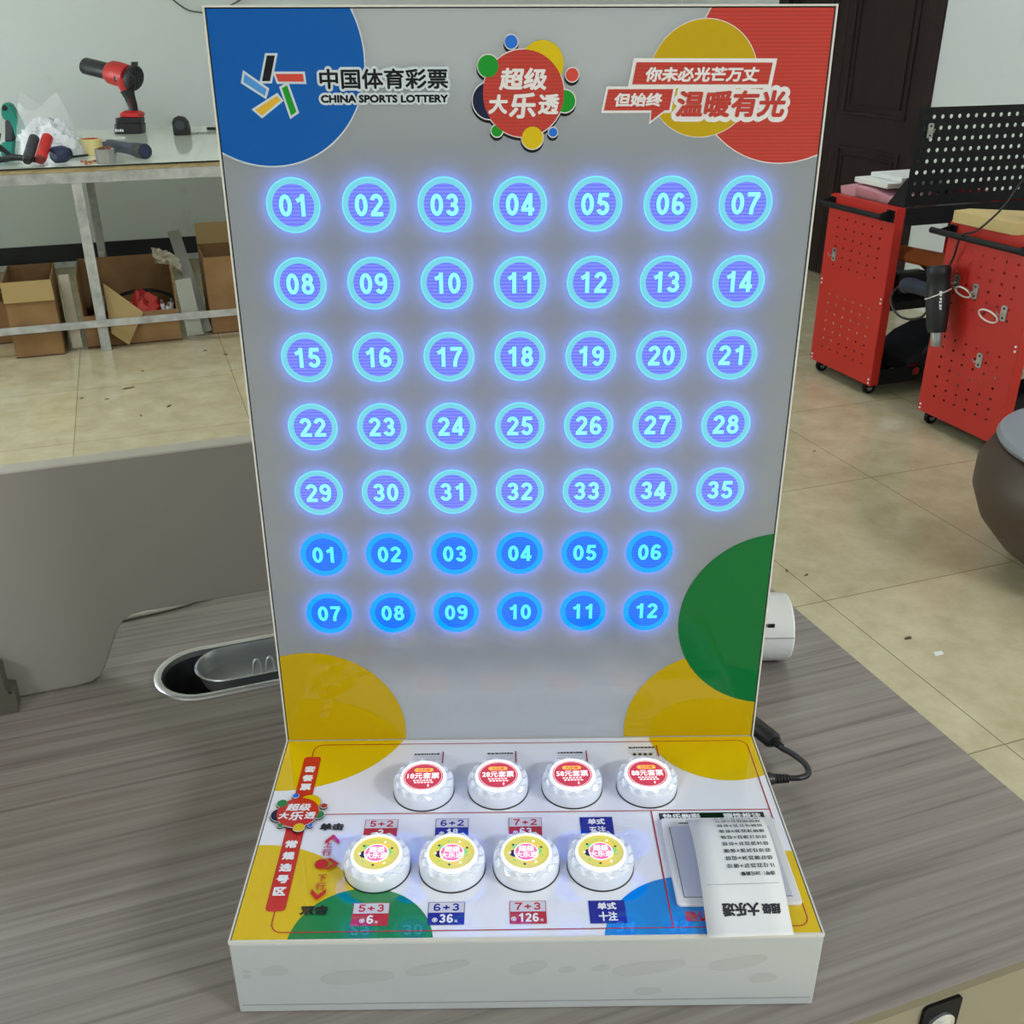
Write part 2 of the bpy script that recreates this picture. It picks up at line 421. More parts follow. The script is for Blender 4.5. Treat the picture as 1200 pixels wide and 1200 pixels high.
# ------------------------------------------------------------------ desk
WOOD = ramp_mat('grey_woodgrain_laminate', [(0.25, (104, 95, 90)), (0.42, (131, 122, 117)), (0.58, (143, 135, 129)), (0.8, (157, 149, 143))], rough=0.38, coord='Object', scale=(1.3, 62, 10), nscale=2.6, detail=7, spec=0.4, dist=0.35)
TAUPE = mat('taupe_edge_band', (114, 107, 86), 0.5)
DRAW = mat('taupe_drawer_front', (140, 132, 110), 0.5)
CHROME = mat('chrome', (215, 217, 220), 0.22, 0.85)
STEEL = mat('brushed_steel', (172, 176, 178), 0.34, 0.75)
BLK = mat('black_plastic', (20, 20, 23), 0.42)
DE_U1, DE_V0, DE_U0, DE_V1 = 0.4176, -0.287, -1.15, 0.90
SU, SV0, SV1 = -0.2945, 0.254, 0.346                    # the oval cable tray set into the desk: left end, front and back
SE = 0.45                                              # right end (behind the machine)
desk = empty('office_desk', R((DE_U0 + DE_U1) / 2, (DE_V0 + DE_V1) / 2, 0), RA, 'long grey woodgrain office desk carrying the white lottery machine', 'desk')
DO = (-(DE_U0 + DE_U1) / 2, -(DE_V0 + DE_V1) / 2, 0)
def stadium(u0, u1, v0, v1, n=14):
    r = (v1 - v0) / 2; c = (v0 + v1) / 2
    return [(u1 - r + r * math.cos(-PI / 2 + PI * k / n), c + r * math.sin(-PI / 2 + PI * k / n)) for k in range(n + 1)] + [(u0 + r + r * math.cos(PI / 2 + PI * k / n), c + r * math.sin(PI / 2 + PI * k / n)) for k in range(n + 1)]
TR_U1 = 0.30
st = stadium(SU, TR_U1, SV0, SV1)
b = MB()                                               # top surface with the cut-out, drawn as strips around the hole
r_ = (SV1 - SV0) / 2
z = DESK
def q(pts, mm=WOOD): b.face([(x, y, z) for x, y in pts], mm)
E0, E1 = DE_U0 + .0, DE_U1
q([(E0, DE_V0), (E1, DE_V0), (E1, SV0), (E0, SV0)]); q([(E0, SV1), (E1, SV1), (E1, DE_V1), (E0, DE_V1)])
nn = len(st) // 2
right, left = st[:nn], st[nn:]
b.face([(E1, SV0, z), (E1, SV1, z)] + [(x, y, z) for x, y in reversed(right)], WOOD)
b.face([(E0, SV1, z), (E0, SV0, z)] + [(x, y, z) for x, y in reversed(left)], WOOD)
for (a, c) in (((E0, DE_V0), (E1, DE_V0)), ((E1, DE_V0), (E1, DE_V1)), ((E1, DE_V1), (E0, DE_V1)), ((E0, DE_V1), (E0, DE_V0))):
    b.face([(a[0], a[1], z), (c[0], c[1], z), (c[0], c[1], z - .009), (a[0], a[1], z - .009)], TAUPE)
b.face([(E0, DE_V0, z - .009), (E1, DE_V0, z - .009), (E1, SV0 - .02, z - .009), (E0, SV0 - .02, z - .009)], TAUPE)
b.face([(E0, SV1 + .02, z - .009), (E1, SV1 + .02, z - .009), (E1, DE_V1, z - .009), (E0, DE_V1, z - .009)], TAUPE)
bmesh.ops.remove_doubles(b.bm, verts=b.bm.verts[:], dist=1e-5)
b.build('desk_top', desk, DO)
b = MB(); b.box((0.02, DE_V0 + .003, .12), (DE_U1 - .01, DE_V0 + .021, DESK - .0095), DRAW)
df = b.build('drawer_front', desk, DO, bevel=0.0015)
b = MB(); LU, LZ = 0.220, 0.716
b.prism(rrect(LU - .017, LZ - .022, LU + .017, LZ + .018, .004), lambda x, y: (x, DE_V0 + .003, y), lambda x, y: (x, DE_V0 + .0005, y), mat('lock_plate_black', (10, 10, 11), 0.6, spec=0.2))
b.lathe([(.0125, 0), (.0125, .002), (.010, .0035)], (LU, DE_V0 + .0005, LZ - .006), CHROME, 28, (0, -1, 0))
b.lathe([(.0075, 0), (.0075, .010), (.006, .012)], (LU, DE_V0 - .003, LZ - .006), mat('cream_lock', (226, 222, 200), 0.35), 24, (0, -1, 0))
tag(b.build('drawer_lock', df), 'black lock plate with chrome ring and key barrel')
b = MB(); b.box((0.02, DE_V0 + .024, .05), (DE_U1 - .012, DE_V0 + .45, DESK - .0095), DRAW); b.build('pedestal', desk, DO, bevel=0.002)
for u in (DE_U0 + .05, DE_U1 - .08):
    for v in (DE_V0 + .5, DE_V1 - .08):
        b = MB(); b.box((u - .02, v - .02, 0), (u + .02, v + .02, DESK - .0095), mat('grey_metal', (150, 150, 150), 0.4, 0.6)); b.build('leg', desk, DO, bevel=0.002)
# cable tray: rim, deep dark well and the shallow inner dish
b = MB()
rings = [[(x, y, zz) for x, y in stadium(SU - o, TR_U1 + o, SV0 - o, SV1 + o)] for o, zz in ((.0040, DESK + .0002), (.0034, DESK + .0022), (-.0005, DESK + .0034), (-.0040, DESK + .0022), (-.0047, DESK - .004))]
b.ring_loft(rings, CHROME, False, False)
DARKM = mat('dark_steel_well', (74, 78, 82), 0.32, 0.5)
b.ring_loft([[(x, y, zz) for x, y in stadium(SU + o, TR_U1 - o, SV0 + o, SV1 - o)] for o, zz in ((.0045, DESK - .003), (.006, DESK - .03), (.010, DESK - .046))], DARKM, False, True)
tray = tag(b.build('cable_tray', desk, DO), 'oval polished steel cable tray set into the desk top')
b = MB(); iu0 = -0.2545
b.ring_loft([[(x, y, zz) for x, y in stadium(iu0 - o, TR_U1 - .012, SV0 + .022 - o, SV1 - .007 + o * .3)] for o, zz in ((.0018, DESK + .001), (.001, DESK + .0022), (-.001, DESK + .001), (-.003, DESK - .010), (-.006, DESK - .020))], STEEL, False, True)
ids = b.build('inner_dish', tray)
b = MB()
for k in range(5):
    x = -0.192 + k * .014
    b.tube(smooth_path([(x - .005, SV0 + .048, DESK - .0195), (x - .0035, SV0 + .052, DESK - .006), (x, SV0 + .053, DESK - .001), (x + .0035, SV0 + .052, DESK - .006), (x + .005, SV0 + .048, DESK - .0195)], 4), .0016, STEEL, 8)
b.build('wire_loops', tray)
b = MB(); cm = mat('cream_plastic', (214, 210, 186), 0.45)
for a, c in (((-.268, .262, 0), (-.254, .272, .012)), ((-.250, .264, 0), (-.236, .276, .016)), ((-.276, .270, 0), (-.262, .278, .008))):
    b.box((a[0], a[1], DESK - .0455), (c[0], c[1], DESK - .0455 + c[2] * 2.2), cm)
pl = b.build('cable_plug', None, (0, 0, 0), (0, 0, RA), bevel=0.002)
tag(pl, 'small cream plastic plug lying in the oval steel cable tray', 'plug')

# desk divider: taupe board standing across the desk, notched along its foot
BOARD = mat('taupe_board', (146, 139, 132), 0.55); BEDGE = mat('pale_board_edge', (186, 182, 172), 0.5)
BV, BT = 0.319, 0.018
pts = [(-1.15, .7505), (-.372, .7505), (-.358, .7525), (-.349, .758), (-.343, .767), (-.326, .805), (-.318, .817), (-.308, .823), (-.296, .8245), (.41, .8245), (.41, .994), (-1.15, .994)]
dv = empty('desk_divider', R(-.37, BV, DESK), RA, 'taupe divider board with rounded notch standing across the desk left of machine', 'desk divider')
b = MB(); b.prism(pts, lambda x, y: (x + .37, 0, y - DESK), lambda x, y: (x + .37, BT, y - DESK), BOARD); b.build('board', dv, bevel=0.0015)
b = MB(); b.box((-1.15 + .37, -.0005, .994 - DESK), (.41 + .37, BT + .0005, .996 - DESK), BEDGE); b.build('edge_strip', dv)
b = MB(); DKT = mat('dark_taupe_bracket', (84, 78, 68), 0.55)
b.prism([(-.055, 0), (.0035, 0), (.0035, .024), (-.004, .026), (-.004, .05), (-.02, .062), (-.055, .062)], lambda x, y: (x - .06, -.0275, y + .0005), lambda x, y: (x - .06, -.004, y + .0005), DKT)
b.cyl((-.060, -.0275, .026), (-.060, -.0295, .026), .0018, BLK, 12)
b.build('foot_bracket', dv, bevel=0.0008)
b = MB(); b.tube(smooth_path([R(-.33, .440, DESK + .003), R(-.27, .447, DESK + .003), R(-.22, .462, DESK + .003), R(-.16, .480, DESK + .003), R(-.05, .47, DESK + .003)]), .003, mat('white_cable', (222, 218, 208), 0.5), 8)
tag(b.build('white_cable'), 'thin pale cable lying on the desk behind the divider board', 'cable')

# ------------------------------------------------------------------ the lottery machine
WHITE = mat('white_shell', (184, 188, 188), 0.35)
WHITE2 = mat('white_trim', (214, 212, 204), 0.3)
GAP = mat('dark_gap', (18, 18, 18), 0.6)
SHEET = sheet_mat()
GL = dict(rough=0.05, ior=1.5)
DECKW = mat('deck_acrylic', (236, 237, 246), 0.008, ior=1.8)
def ink(name, rgb, **k): return mat(name, rgb, 0.008 if k.get('ior') else 0.04, ior=k.pop('ior', 1.36), **k)
BLUE, YEL, GRN, BLKI, WHI = ink('print_blue', (0, 88, 172)), ink('print_yellow', (190, 158, 8)), ink('print_green', (4, 108, 50)), ink('print_black', (16, 18, 24)), ink('print_white', (226, 222, 222))
PALE, NAVY = ink('print_pale_blue', (200, 210, 216)), ink('print_navy', (22, 30, 62))
REDP = striped('print_red', (190, 56, 44), (172, 46, 36), 140.0)
SRED = ink('print_small_red', (206, 72, 60)); SBLU = ink('print_small_blue', (40, 110, 212)); SGRN = ink('print_small_green', (24, 146, 40)); SYEL = ink('print_small_yellow', (212, 184, 12))
D_ = dict(ior=1.8)
DBLUE, DYEL, DGRN = ink('deck_blue', (0, 132, 216), **D_), ink('deck_yellow', (224, 190, 8), **D_), ink('deck_green', (4, 130, 68), **D_)
DRED, DNAV, DWHI, DBLK, DLIN, DORG = ink('deck_red', (200, 28, 36), **D_), ink('deck_royal_blue', (14, 28, 150), **D_), ink('deck_white', (240, 240, 244), **D_), ink('deck_black', (14, 15, 18), **D_), ink('deck_line_red', (176, 30, 40), **D_), ink('deck_orange_red', (200, 84, 30), **D_)

mach = empty('lottery_machine', (0, -DD / 2, DESK), 0, 'white tabletop lottery number machine with glowing blue numbers and push buttons', 'lottery machine')
MO = (0, DD / 2, BH)                                  # children are written in deck coordinates (deck at z = 0)
EV = Vector((0, math.sin(TILT), math.cos(TILT))); EN = Vector((0, -math.cos(TILT), math.sin(TILT)))
def FP(x, y, h=0.0): return Vector((x, 0, 0)) + EV * y + EN * h
def FD(x, y, h=0.0): return Vector((x, y, h))
HW = W / 2
# base box
b = MB()
ft = 0.0012
b.box((-HW, -DD, -BH + .0004), (HW, .034, -.0022), WHITE)
base = b.build('base_box', mach, MO, bevel=0.0012)
b = MB(); b.box((-HW + .003, -DD - .0006, -.0605), (HW - .003, -DD + .001, -.0600), mat('seam_grey', (150, 152, 152), 0.5)); b.build('seam', base)
STAIN = mat('shell_patch', (178, 182, 181), 0.25)
for (cx, cz, rx, rz, a) in ((-.1716, -.0276, .0095, .0048, 8), (-.1905, -.0275, .003, .002, 0), (-.191, -.0325, .003, .002, 0), (-.116, -.0345, .0255, .0066, 4), (-.061, -.0265, .0225, .0052, 13), (.0005, -.0275, .0135, .0058, 14), (.0275, -.0300, .006, .003, 10), (.0500, -.0290, .0060, .0030, 10), (.0830, -.0290, .0255, .0062, 9), (.0835, -.0520, .0095, .0038, 2), (.1440, -.0255, .0200, .0058, 12), (.1625, -.0405, .0095, .0046, 4)):
    ca, sa = math.cos(math.radians(a)), math.sin(math.radians(a))
    P = []
    for k in range(32):
        t = 2 * PI * k / 32; x = rx * math.copysign(abs(math.cos(t)) ** .8, math.cos(t)); y = rz * math.copysign(abs(math.sin(t)) ** .8, math.sin(t)) * (1 + .12 * math.sin(3 * t + cx * 90))
        P.append((cx + x * ca - y * sa, -DD - .00012, cz + x * sa + y * ca))
    b = MB(); b.face(P, STAIN); b.build('glue_smear', base)
# deck frame and deck sheet
b = MB()
for a, c in (((-HW, -DD, -.0022), (-HW + ft, 0, .0006)), ((HW - ft, -DD, -.0022), (HW, 0, .0006)), ((-HW + ft, -DD, -.0022), (HW - ft, -DD + ft, .0006))):
    b.box(a, c, WHITE2)
b.build('deck_trim', mach, MO)
b = MB(); b.box((-HW + ft, -DD + ft, -.0022), (HW - ft, -.0006, -.0012), GAP); b.build('deck_gap', mach, MO)
X0, X1, Y0, Y1 = -HW + .0020, HW - .0020, -DD + .0016, -.0010
b = MB(); b.box((X0, Y0, -.0011), (X1, Y1, 0), DECKW); dk = b.build('deck_sheet', mach, MO)
# upright panel
b = MB()
def pbox(b, x0, x1, y0, y1, h0, h1, m):
    P = [FP(x, y, h) for h in (h0, h1) for x, y in ((x0, y0), (x1, y0), (x1, y1), (x0, y1))]
    b.mesh(P, ((0, 3, 2, 1), (4, 5, 6, 7), (0, 1, 5, 4), (1, 2, 6, 5), (2, 3, 7, 6), (3, 0, 4, 7)), m)
BK = -.034
pbox(b, -HW, HW, -.002, PH, BK, BK + .0015, WHITE)
for x0, x1, y0, y1 in ((-HW, -HW + ft, -.002, PH), (HW - ft, HW, -.002, PH), (-HW + ft, HW - ft, PH - ft, PH)):
    pbox(b, x0, x1, y0, y1, BK + .0015, .0007, WHITE2)
pbox(b, -HW + ft, HW - ft, -.002, -.0002, BK + .0015, -.0005, WHITE2)
b.build('panel_case', mach, MO)
b = MB()
for x0, x1, y0, y1 in ((-HW + ft, -HW + .0022, 0, PH - ft), (HW - .0022, HW - ft, 0, PH - ft), (-HW + .0022, HW - .0022, PH - .0020, PH - ft)):
    pbox(b, x0, x1, y0, y1, -.004, -.0012, GAP)
b.build('panel_gap', mach, MO)
PX0, PX1, PY0, PY1 = -HW + .0022, HW - .0022, 0.0006, PH - .0020
b = MB(); b.face([FP(PX0, PY0), FP(PX1, PY0), FP(PX1, PY1), FP(PX0, PY1)], SHEET); sheet = b.build('panel_sheet', mach, MO)
# light board behind the sheet
NX0, NV0, NDX, NDV, NR = -.15403, .44191, .05108, .05288, .01829
PCB = mat('light_board', (20, 22, 26), 0.7); PCG = mat('board_gap', (62, 66, 72), 0.7)
LED = mat('blue_lamp', (20, 20, 20), elin=(.10, .37, 1.9))
b = MB()
pbox(b, PX0, PX1, .098, .472, -.0125, -.0110, PCG)
for j in range(7): pbox(b, NX0 + j * NDX - .0215, NX0 + j * NDX + .0215, .098, .472, -.0105, -.0095, PCB)
spots = []
for i in range(7):
    for j in range(7 if i < 5 else 6):
        spots.append((i, j, NX0 + j * NDX, NV0 - i * NDV))
for i, j, x, y in spots:
    b.face([FP(px, py, -.0075) for px, py in circ(x, y, NR - .0002, 24)], LED)
BW = mat('backing_white', (251, 251, 251), 0.9)
for k, c in enumerate((60, 92, 130, 170, 208, 236)):       # strips around the lamp boards, greys stepped to imitate a soft fade of light
    m = mat('grey_fade_step_%d' % k, (c, c + 1, c + 3), 0.9)
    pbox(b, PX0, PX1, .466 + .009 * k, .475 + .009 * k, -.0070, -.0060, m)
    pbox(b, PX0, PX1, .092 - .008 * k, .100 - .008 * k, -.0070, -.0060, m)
    for sg in (-1, 1): pbox(b, min(sg * (.172 + .0042 * k), sg * (.1762 + .0042 * k)), max(sg * (.172 + .0042 * k), sg * (.1762 + .0042 * k)), .100, .466, -.0092 + .0003 * k, -.0088 + .0003 * k, mat('grey_fade_side_%d' % k, (50 + 16 * k, 51 + 16 * k, 54 + 16 * k), 0.9))
pbox(b, PX0, PX1, .520, PY1, -.0045, -.0030, BW)
pbox(b, PX0, PX1, PY0, .052, -.0045, -.0030, BW)
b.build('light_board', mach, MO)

# glowing numbers
R1 = mat('glow_ring_cyan', (10, 20, 24), 0.05, elin=(.147, .535, .64))
R1B = mat('glow_ring_edge', (10, 20, 24), 0.05, elin=(.17, .72, .95))
IN1 = striped('glow_violet', (112, 124, 255), (84, 98, 226), 128.0, emit=1.3, blue=1.3)
DG1 = mat('glow_digit_pale', (10, 20, 24), 0.05, elin=(.27, .86, 2.4))
DG1E = mat('glow_digit_edge', (10, 20, 24), 0.05, elin=(.04, .20, .62))
R2 = mat('glow_ring_azure', (5, 12, 24), 0.05, elin=(0, .33, 2.4))
IN2 = striped('glow_azure_deep', (0, 108, 255), (0, 92, 240), 128.0, emit=1.8, blue=1.8)
DG2 = mat('glow_digit_cyan', (5, 20, 24), 0.05, elin=(.10, .86, 2.4))
for i, j, x, y in spots:
    z1 = i < 5
    num = '%02d' % (i * 7 + j + 1 if z1 else (i - 5) * 6 + j + 1)
    a = Art(FP, h0=.0002)
    a.poly(circ(x, y, NR - .0042 if z1 else NR - .0040, 64), IN1 if z1 else IN2)
    a.ring(x, y, NR - .0042 if z1 else NR - .0040, NR - .0008, R1 if z1 else R2)
    a.ring(x, y, NR - .0008, NR, R1B if z1 else R2)
    ln = a.build('glowing_number', mach, MO)
    tag(ln, ('pale blue glowing number %s with cyan ring' if z1 else 'bright azure glowing number %s') % num)
    a = Art(FP, h0=.0004)
    hh = .0073 if z1 else .0068; ww = .0097 if z1 else .0092
    if z1: a.digits(num, (x - ww, y - hh, x + ww, y + hh), DG1E, .27)
    a.digits(num, (x - ww, y - hh, x + ww, y + hh), DG1 if z1 else DG2, .195)
    a.build('digits', ln)

# artwork on the panel
PB = (PX0, PX1, PY0, PY1)
mm = lambda *v: [tuple(c / 1000.0 for c in p) for p in v]
a = Art(FP, PB)
a.poly(circ(-.1653, .5319, .0655, 96), PALE); a.poly(circ(-.1653, .5319, .0646, 96), BLUE)
bars = [(mm((-162.4, 534.3), (-157.3, 534.3), (-161.9, 519.3), (-167.0, 519.3)), BLKI), (mm((-158, 523.5), (-140.4, 523.5), (-140.1, 518.9), (-156.6, 519)), SRED),
        (mm((-154.7, 515.1), (-151.2, 516.8), (-146.5, 500.8), (-150.2, 498.5)), SGRN), (mm((-173.2, 502.1), (-158.3, 510.5), (-156.2, 507.8), (-169.2, 498.6)), ink('print_gold', (220, 176, 52))),
        (mm((-177.7, 523.6), (-164.5, 514.4), (-166.1, 510.5), (-179.1, 518.8)), ink('print_sky', (78, 146, 214)))]
for P, m in bars: a.poly(grow(P, .0014), PALE)
for P, m in bars: a.poly(P, m)
a.text('中国体育彩票', (-.1316, .5128, -.0457, .5282), PALE, .0019, ring=14)
a.text('CHINA SPORTS LOTTERY', (-.1315, .5047, -.0461, .5124), PALE, .0016, ring=14)
a.text('中国体育彩票', (-.1300, .5144, -.0473, .5266), BLKI, .00035)
a.text('CHINA SPORTS LOTTERY', (-.1301, .5061, -.0475, .5110), BLKI, .00035)
tag(a.build('emblem_print', sheet), 'blue quarter disc with five bar star emblem and black lettering')

def logo(a, cx, cy, s, inks):
    red, yel, blu, grn, nav, sred, wht, blk = inks
    L = [(1.4, 511.2, 26.3), (-6.5, 541.9, 4.0), (-21.3, 527.8, 6.6), (-20.5, 507.1, 11.1), (32.8, 522.5, 4.0), (28.4, 506.7, 6.7), (20.9, 487.7, 2.8), (7.4, 484.4, 6.9), (-16.0, 488.7, 3.6)]
    T = lambda x, y, r: (cx + (x - 1.4) * s / 1000, cy + (y - 511.2) * s / 1000, r * s / 1000)
    for q_ in L:
        x, y, r = T(*q_); a.poly(circ(x - .0002 * s, y - .0017 * s, r + .0008 * s, 48), blk)
    for q_ in L:
        x, y, r = T(*q_); a.poly(circ(x, y, r + .0007 * s, 48), wht)
    for q_, m in (((13.4, 529.1, 13.9), yel), (L[3], nav), (L[5], grn), (L[8], grn), (L[0], red), (L[1], blu), (L[2], grn), (L[7], yel), (L[4], sred), (L[6], blu)):
        a.poly(circ(*T(*q_), 56), m)
    def bx(x0, y0, x1, y1):
        p = T(x0, y0, 0); q_ = T(x1, y1, 0); return (p[0], p[1], q_[0], q_[1])
    a.text('超级', bx(-14.6, 513.4, 17.8, 526.8), wht, .00055 * s, .12)
    a.text('大', bx(-21.8, 499.0, -8.2, 511.0), wht, .0006 * s, .08)
    a.text('乐', bx(-8.4, 496.2, 10.6, 512.0), wht, .0006 * s, .08)
    a.text('透', bx(10.6, 498.6, 25.2, 511.2), wht, .0005 * s, .08)
a = Art(FP, PB); logo(a, .0014, .5112, 1.0, (REDP, SYEL, SBLU, SGRN, NAVY, SRED, WHI, BLKI))
tag(a.build('round_logo_print', sheet), 'red round logo ringed with coloured balls')
a = Art(FP, PB)
a.poly(circ(.1726, .5294, .0620, 96), WHI); a.poly(circ(.1726, .5294, .0614, 96), REDP)
a.poly(circ(.1177, .5197, .0356, 72), WHI); a.poly(circ(.1177, .5197, .0352, 72), YEL)
B1 = mm((74.1, 529.8), (161.9, 529.4), (160.3, 516.5), (71.9, 516.7)); B2 = mm((56.5, 513.8), (98.8, 513.8), (96.8, 501.0), (54.1, 501.0)); TL = mm((85.3, 501.1), (94.0, 501.1), (85.1, 494.4))
a.poly(grow(B1, .0024), WHI); a.poly(grow(B2, .0016), WHI); a.poly(grow(TL, .001), WHI)
a.text('温暖有光', (.0974, .4934, .1772, .5160), WHI, .0032, .12, ring=20); a.text('温暖有光', (.0990, .4950, .1756, .5145), WHI, .0016, .12, ring=10)
a.poly(B1, REDP); a.poly(B2, REDP); a.poly(TL, REDP)
a.text('你未必光芒万丈', (.0795, .5181, .1542, .5270), WHI, .0004, .14)
a.text('但始终', (.0600, .5032, .0927, .5116), WHI, .0004, .14)
a.text('温暖有光', (.1005, .4965, .1740, .5130), REDP, .0007, .12)
tag(a.build('slogan_print', sheet), 'red and yellow discs with red slogan banners')
for cx, cy, rr_ in ((-.1751, .0102, .0774), (.1630, .0092, .0748)):
    a = Art(FP, PB); a.poly(circ(cx, cy, rr_, 96), YEL); tag(a.build('disc_print', sheet), 'yellow disc at the bottom of the panel')
a = Art(FP, PB, h0=.0003); a.poly(circ(.2075, .1138, .0793, 96), GRN); tag(a.build('green_disc_print', sheet), 'green disc at the right edge of the panel')

# artwork on the deck
DBD = (X0, X1, Y0, Y1)
for k, (cx, cy, rr_, m) in enumerate(((-.195, .0402, .1035, DYEL), (-.1926, -.2057, .0829, DYEL), (-.1121, -.2153, .049, DGRN), (.1124, -.2204, .0613, DBLUE), (.1705, .0034, .0606, DYEL), (.190, -.199, .064, DYEL))):
    a = Art(FD, DBD, h0=.0001 + .00004 * k); a.poly(circ(cx, cy, rr_, 96), m); tag(a.build('disc_print', dk), 'coloured disc printed on the deck')
a = Art(FD, DBD, h0=.0004)
lw = .00085
arc = lambda cx, cy, r, a0, a1: [(cx + r * math.cos(math.radians(a0 + (a1 - a0) * k / 8)), cy + r * math.sin(math.radians(a0 + (a1 - a0) * k / 8))) for k in range(9)]
a.line([(-.1745, -.0225)] + arc(-.1665, -.0148, .008, 180, 90) + arc(.1842, -.0148, .008, 90, 0) + arc(.1840, -.1965, .008, 0, -90) + arc(-.1657, -.1965, .008, -90, -180) + [(-.1737, -.186)], lw, DLIN)
a.line([(-.160, -.0910), (.1922, -.0910)], lw, DLIN); a.line([(.0995, -.0912), (.0990, -.2043)], .0011, DLIN)
a.poly(rrect(-.1806, -.1862, -.1667, -.0224, .003), DRED)
a.chars([(c, -.1737, y, .0088, .0080) for c, y in (('套', -.0379), ('餐', -.0489), ('票', -.0597))] + [(c, -.1737, y, .0090, .0080) for c, y in (('常', -.1227), ('规', -.1345), ('选', -.1461), ('号', -.1573), ('区', -.1687))], DWHI, .0005)
a.text('单击', (-.1552, -.1092, -.1368, -.1012), DBLK, .0005); a.text('双击', (-.1562, -.1902, -.1370, -.1818), DBLK, .0005)
a.chars([('上', -.1460, -.1240, .0062, .0062), ('行', -.1460, -.1318, .0070, .0070)], ink('deck_magenta', (190, 50, 110), **D_), .0002)
a.chars([('下', -.1456, -.1567, .0064, .0064), ('行', -.1456, -.1647, .0072, .0072)], DORG, .0002)
for cx, cy, sgn in ((-.1435, -.1160, 1), (-.1462, -.1752, -1)):
    a.poly([(cx - .0052, cy - .004 * sgn), (cx, cy + .0026 * sgn), (cx, cy - .0012 * sgn + .0045 * sgn - .0005 * sgn), (cx, cy + .0026 * sgn)][:2] + [(cx, cy - .0022 * sgn), (cx - .0052, cy - .0085 * sgn + .0005 * sgn)], DRED)
    a.poly([(cx + .0052, cy - .004 * sgn), (cx, cy + .0026 * sgn), (cx, cy - .0022 * sgn), (cx + .0052, cy - .0080 * sgn)], DRED)
a.poly(circ(-.1480, -.1436, .0048, 32), DRED)
cx, cy = -.1360, -.1436
a.poly([(cx + .0012, cy), (cx - .0062, cy + .0056), (cx - .0095, cy + .0056), (cx - .0034, cy)], DRED); a.poly([(cx + .0012, cy), (cx - .0062, cy - .0056), (cx - .0095, cy - .0056), (cx - .0034, cy)], DRED)
logo(a, -.1745, -.0902, .615, (DRED, DYEL, SBLU, DGRN, NAVY, DLIN, DWHI, DBLK))
tag(a.build('key_legend_print', dk), 'red outlines, arrows and lettering around the buttons')
def tagbox(x0, y1, top, bottom, m, hgt=.0200, full=False):
    a = Art(FD, DBD, h0=.0004)
    x1 = x0 + .0252; y0 = y1 - hgt; ym = y1 - hgt * .47
    if full:
        a.poly([(x0, y0), (x1, y0), (x1, y1), (x0, y1)], m)
        a.text(top, (x0 + .006, ym + .0012, x1 - .006, y1 - .0018), DWHI, .0003); a.text(bottom, (x0 + .0062, y0 + .0018, x1 - .006, ym - .0006), DWHI, .0003)
    else:
        a.poly([(x0, y0), (x1, y0), (x1, y1), (x0, y1)], m); a.poly([(x0 + .0004, ym), (x1 - .0004, ym), (x1 - .0004, y1 - .0004), (x0 + .0004, y1 - .0004)], ink('deck_white_box', (212, 210, 222), **D_))
        a.digits(top, (x0 + .0034, ym + .0014, x1 - .0034, y1 - .0014), m, .19)
        n = len(bottom); wd = .0047 * n; xs = x0 + .0128 - wd / 2
        a.digits(bottom, (xs, y0 + .0017, xs + wd, ym - .0014), DWHI, .19)
        a.ring(xs - .0030, y0 + .0042, .0014, .0019, DWHI, 20); a.text('¥', (xs - .0040, y0 + .0030, xs - .0020, y0 + .0054), DWHI, .0002)
        a.text('元', (xs + wd + .0010, y0 + .0018, xs + wd + .0032, y0 + .0040), DWHI, .0001)
    tag(a.build('stake_label', dk), 'boxed stake label reading ' + top)
LR, LB = ink('label_red', (190, 32, 48), **D_), DNAV
for x, top, lo, m in ((-.1212, '5+2', '3', LR), (-.0672, '6+2', '18', LB), (-.0113, '7+2', '63', LR)): tagbox(x, -.0974, top, lo, m)
tagbox(.0433, -.0974, '单式', '五注', DNAV, full=True)
for x, top, lo, m in ((-.1200, '5+3', '6', LR), (-.0680, '6+3', '36', LB), (-.0116, '7+3', '126', LR)): tagbox(x, -.1798, top, lo, m)
tagbox(.0432, -.1802, '单式', '十注', DNAV, full=True)
a = Art(FD, DBD, h0=.0004)
a.poly([(.1050, -.1014), (.1862, -.1014), (.1862, -.0940), (.1050, -.0940)], DBLK)
a.text('快乐购彩', (.1075, -.1004, .1368, -.0950), DWHI, .0003); a.text('理性投注', (.1545, -.1004, .1836, -.0950), DWHI, .0003)
tag(a.build('notice_bar', dk), 'black notice bar with white lettering')
a = Art(FD, DBD, h0=.0004); a.text('确认', (.1085, -.2000, .1255, -.1905), DRED, .0004); tag(a.build('confirm_lettering', dk), 'red lettering below the printer')
for x in (-.0785, -.0176, .0415, .1015):                # small notes partly covered by the back buttons
    a = Art(FD, DBD, h0=.0004); y = -.0205 if x > 9 or x < .1 else -.0148
    xx = x - .0105
    while xx < x + .010:
        ww = random.uniform(.0012, .0030); a.poly([(xx, y - .0009), (xx + ww, y - .0009), (xx + ww, y + random.uniform(.0006, .0011)), (xx, y + .0009)], DBLK); xx += ww + .0006
    for k in (1, 2): a.line([(x - .0115, y - .0032 * k - .0005), (x + .0115, y - .0032 * k - .0005)], .0004, ink('deck_grey', (150, 152, 160), **D_))
    a.poly([(x + .0128, y - .0120), (x + .0138, y - .0120), (x + .0138, y + .0028), (x + .0128, y + .0028)], DLIN)
    if x > .1:
        for k in range(4): a.poly(circ(x - .0065 + k * .0045, y - .0092, .0016, 6), DBLK)
    a.build('button_note', dk)

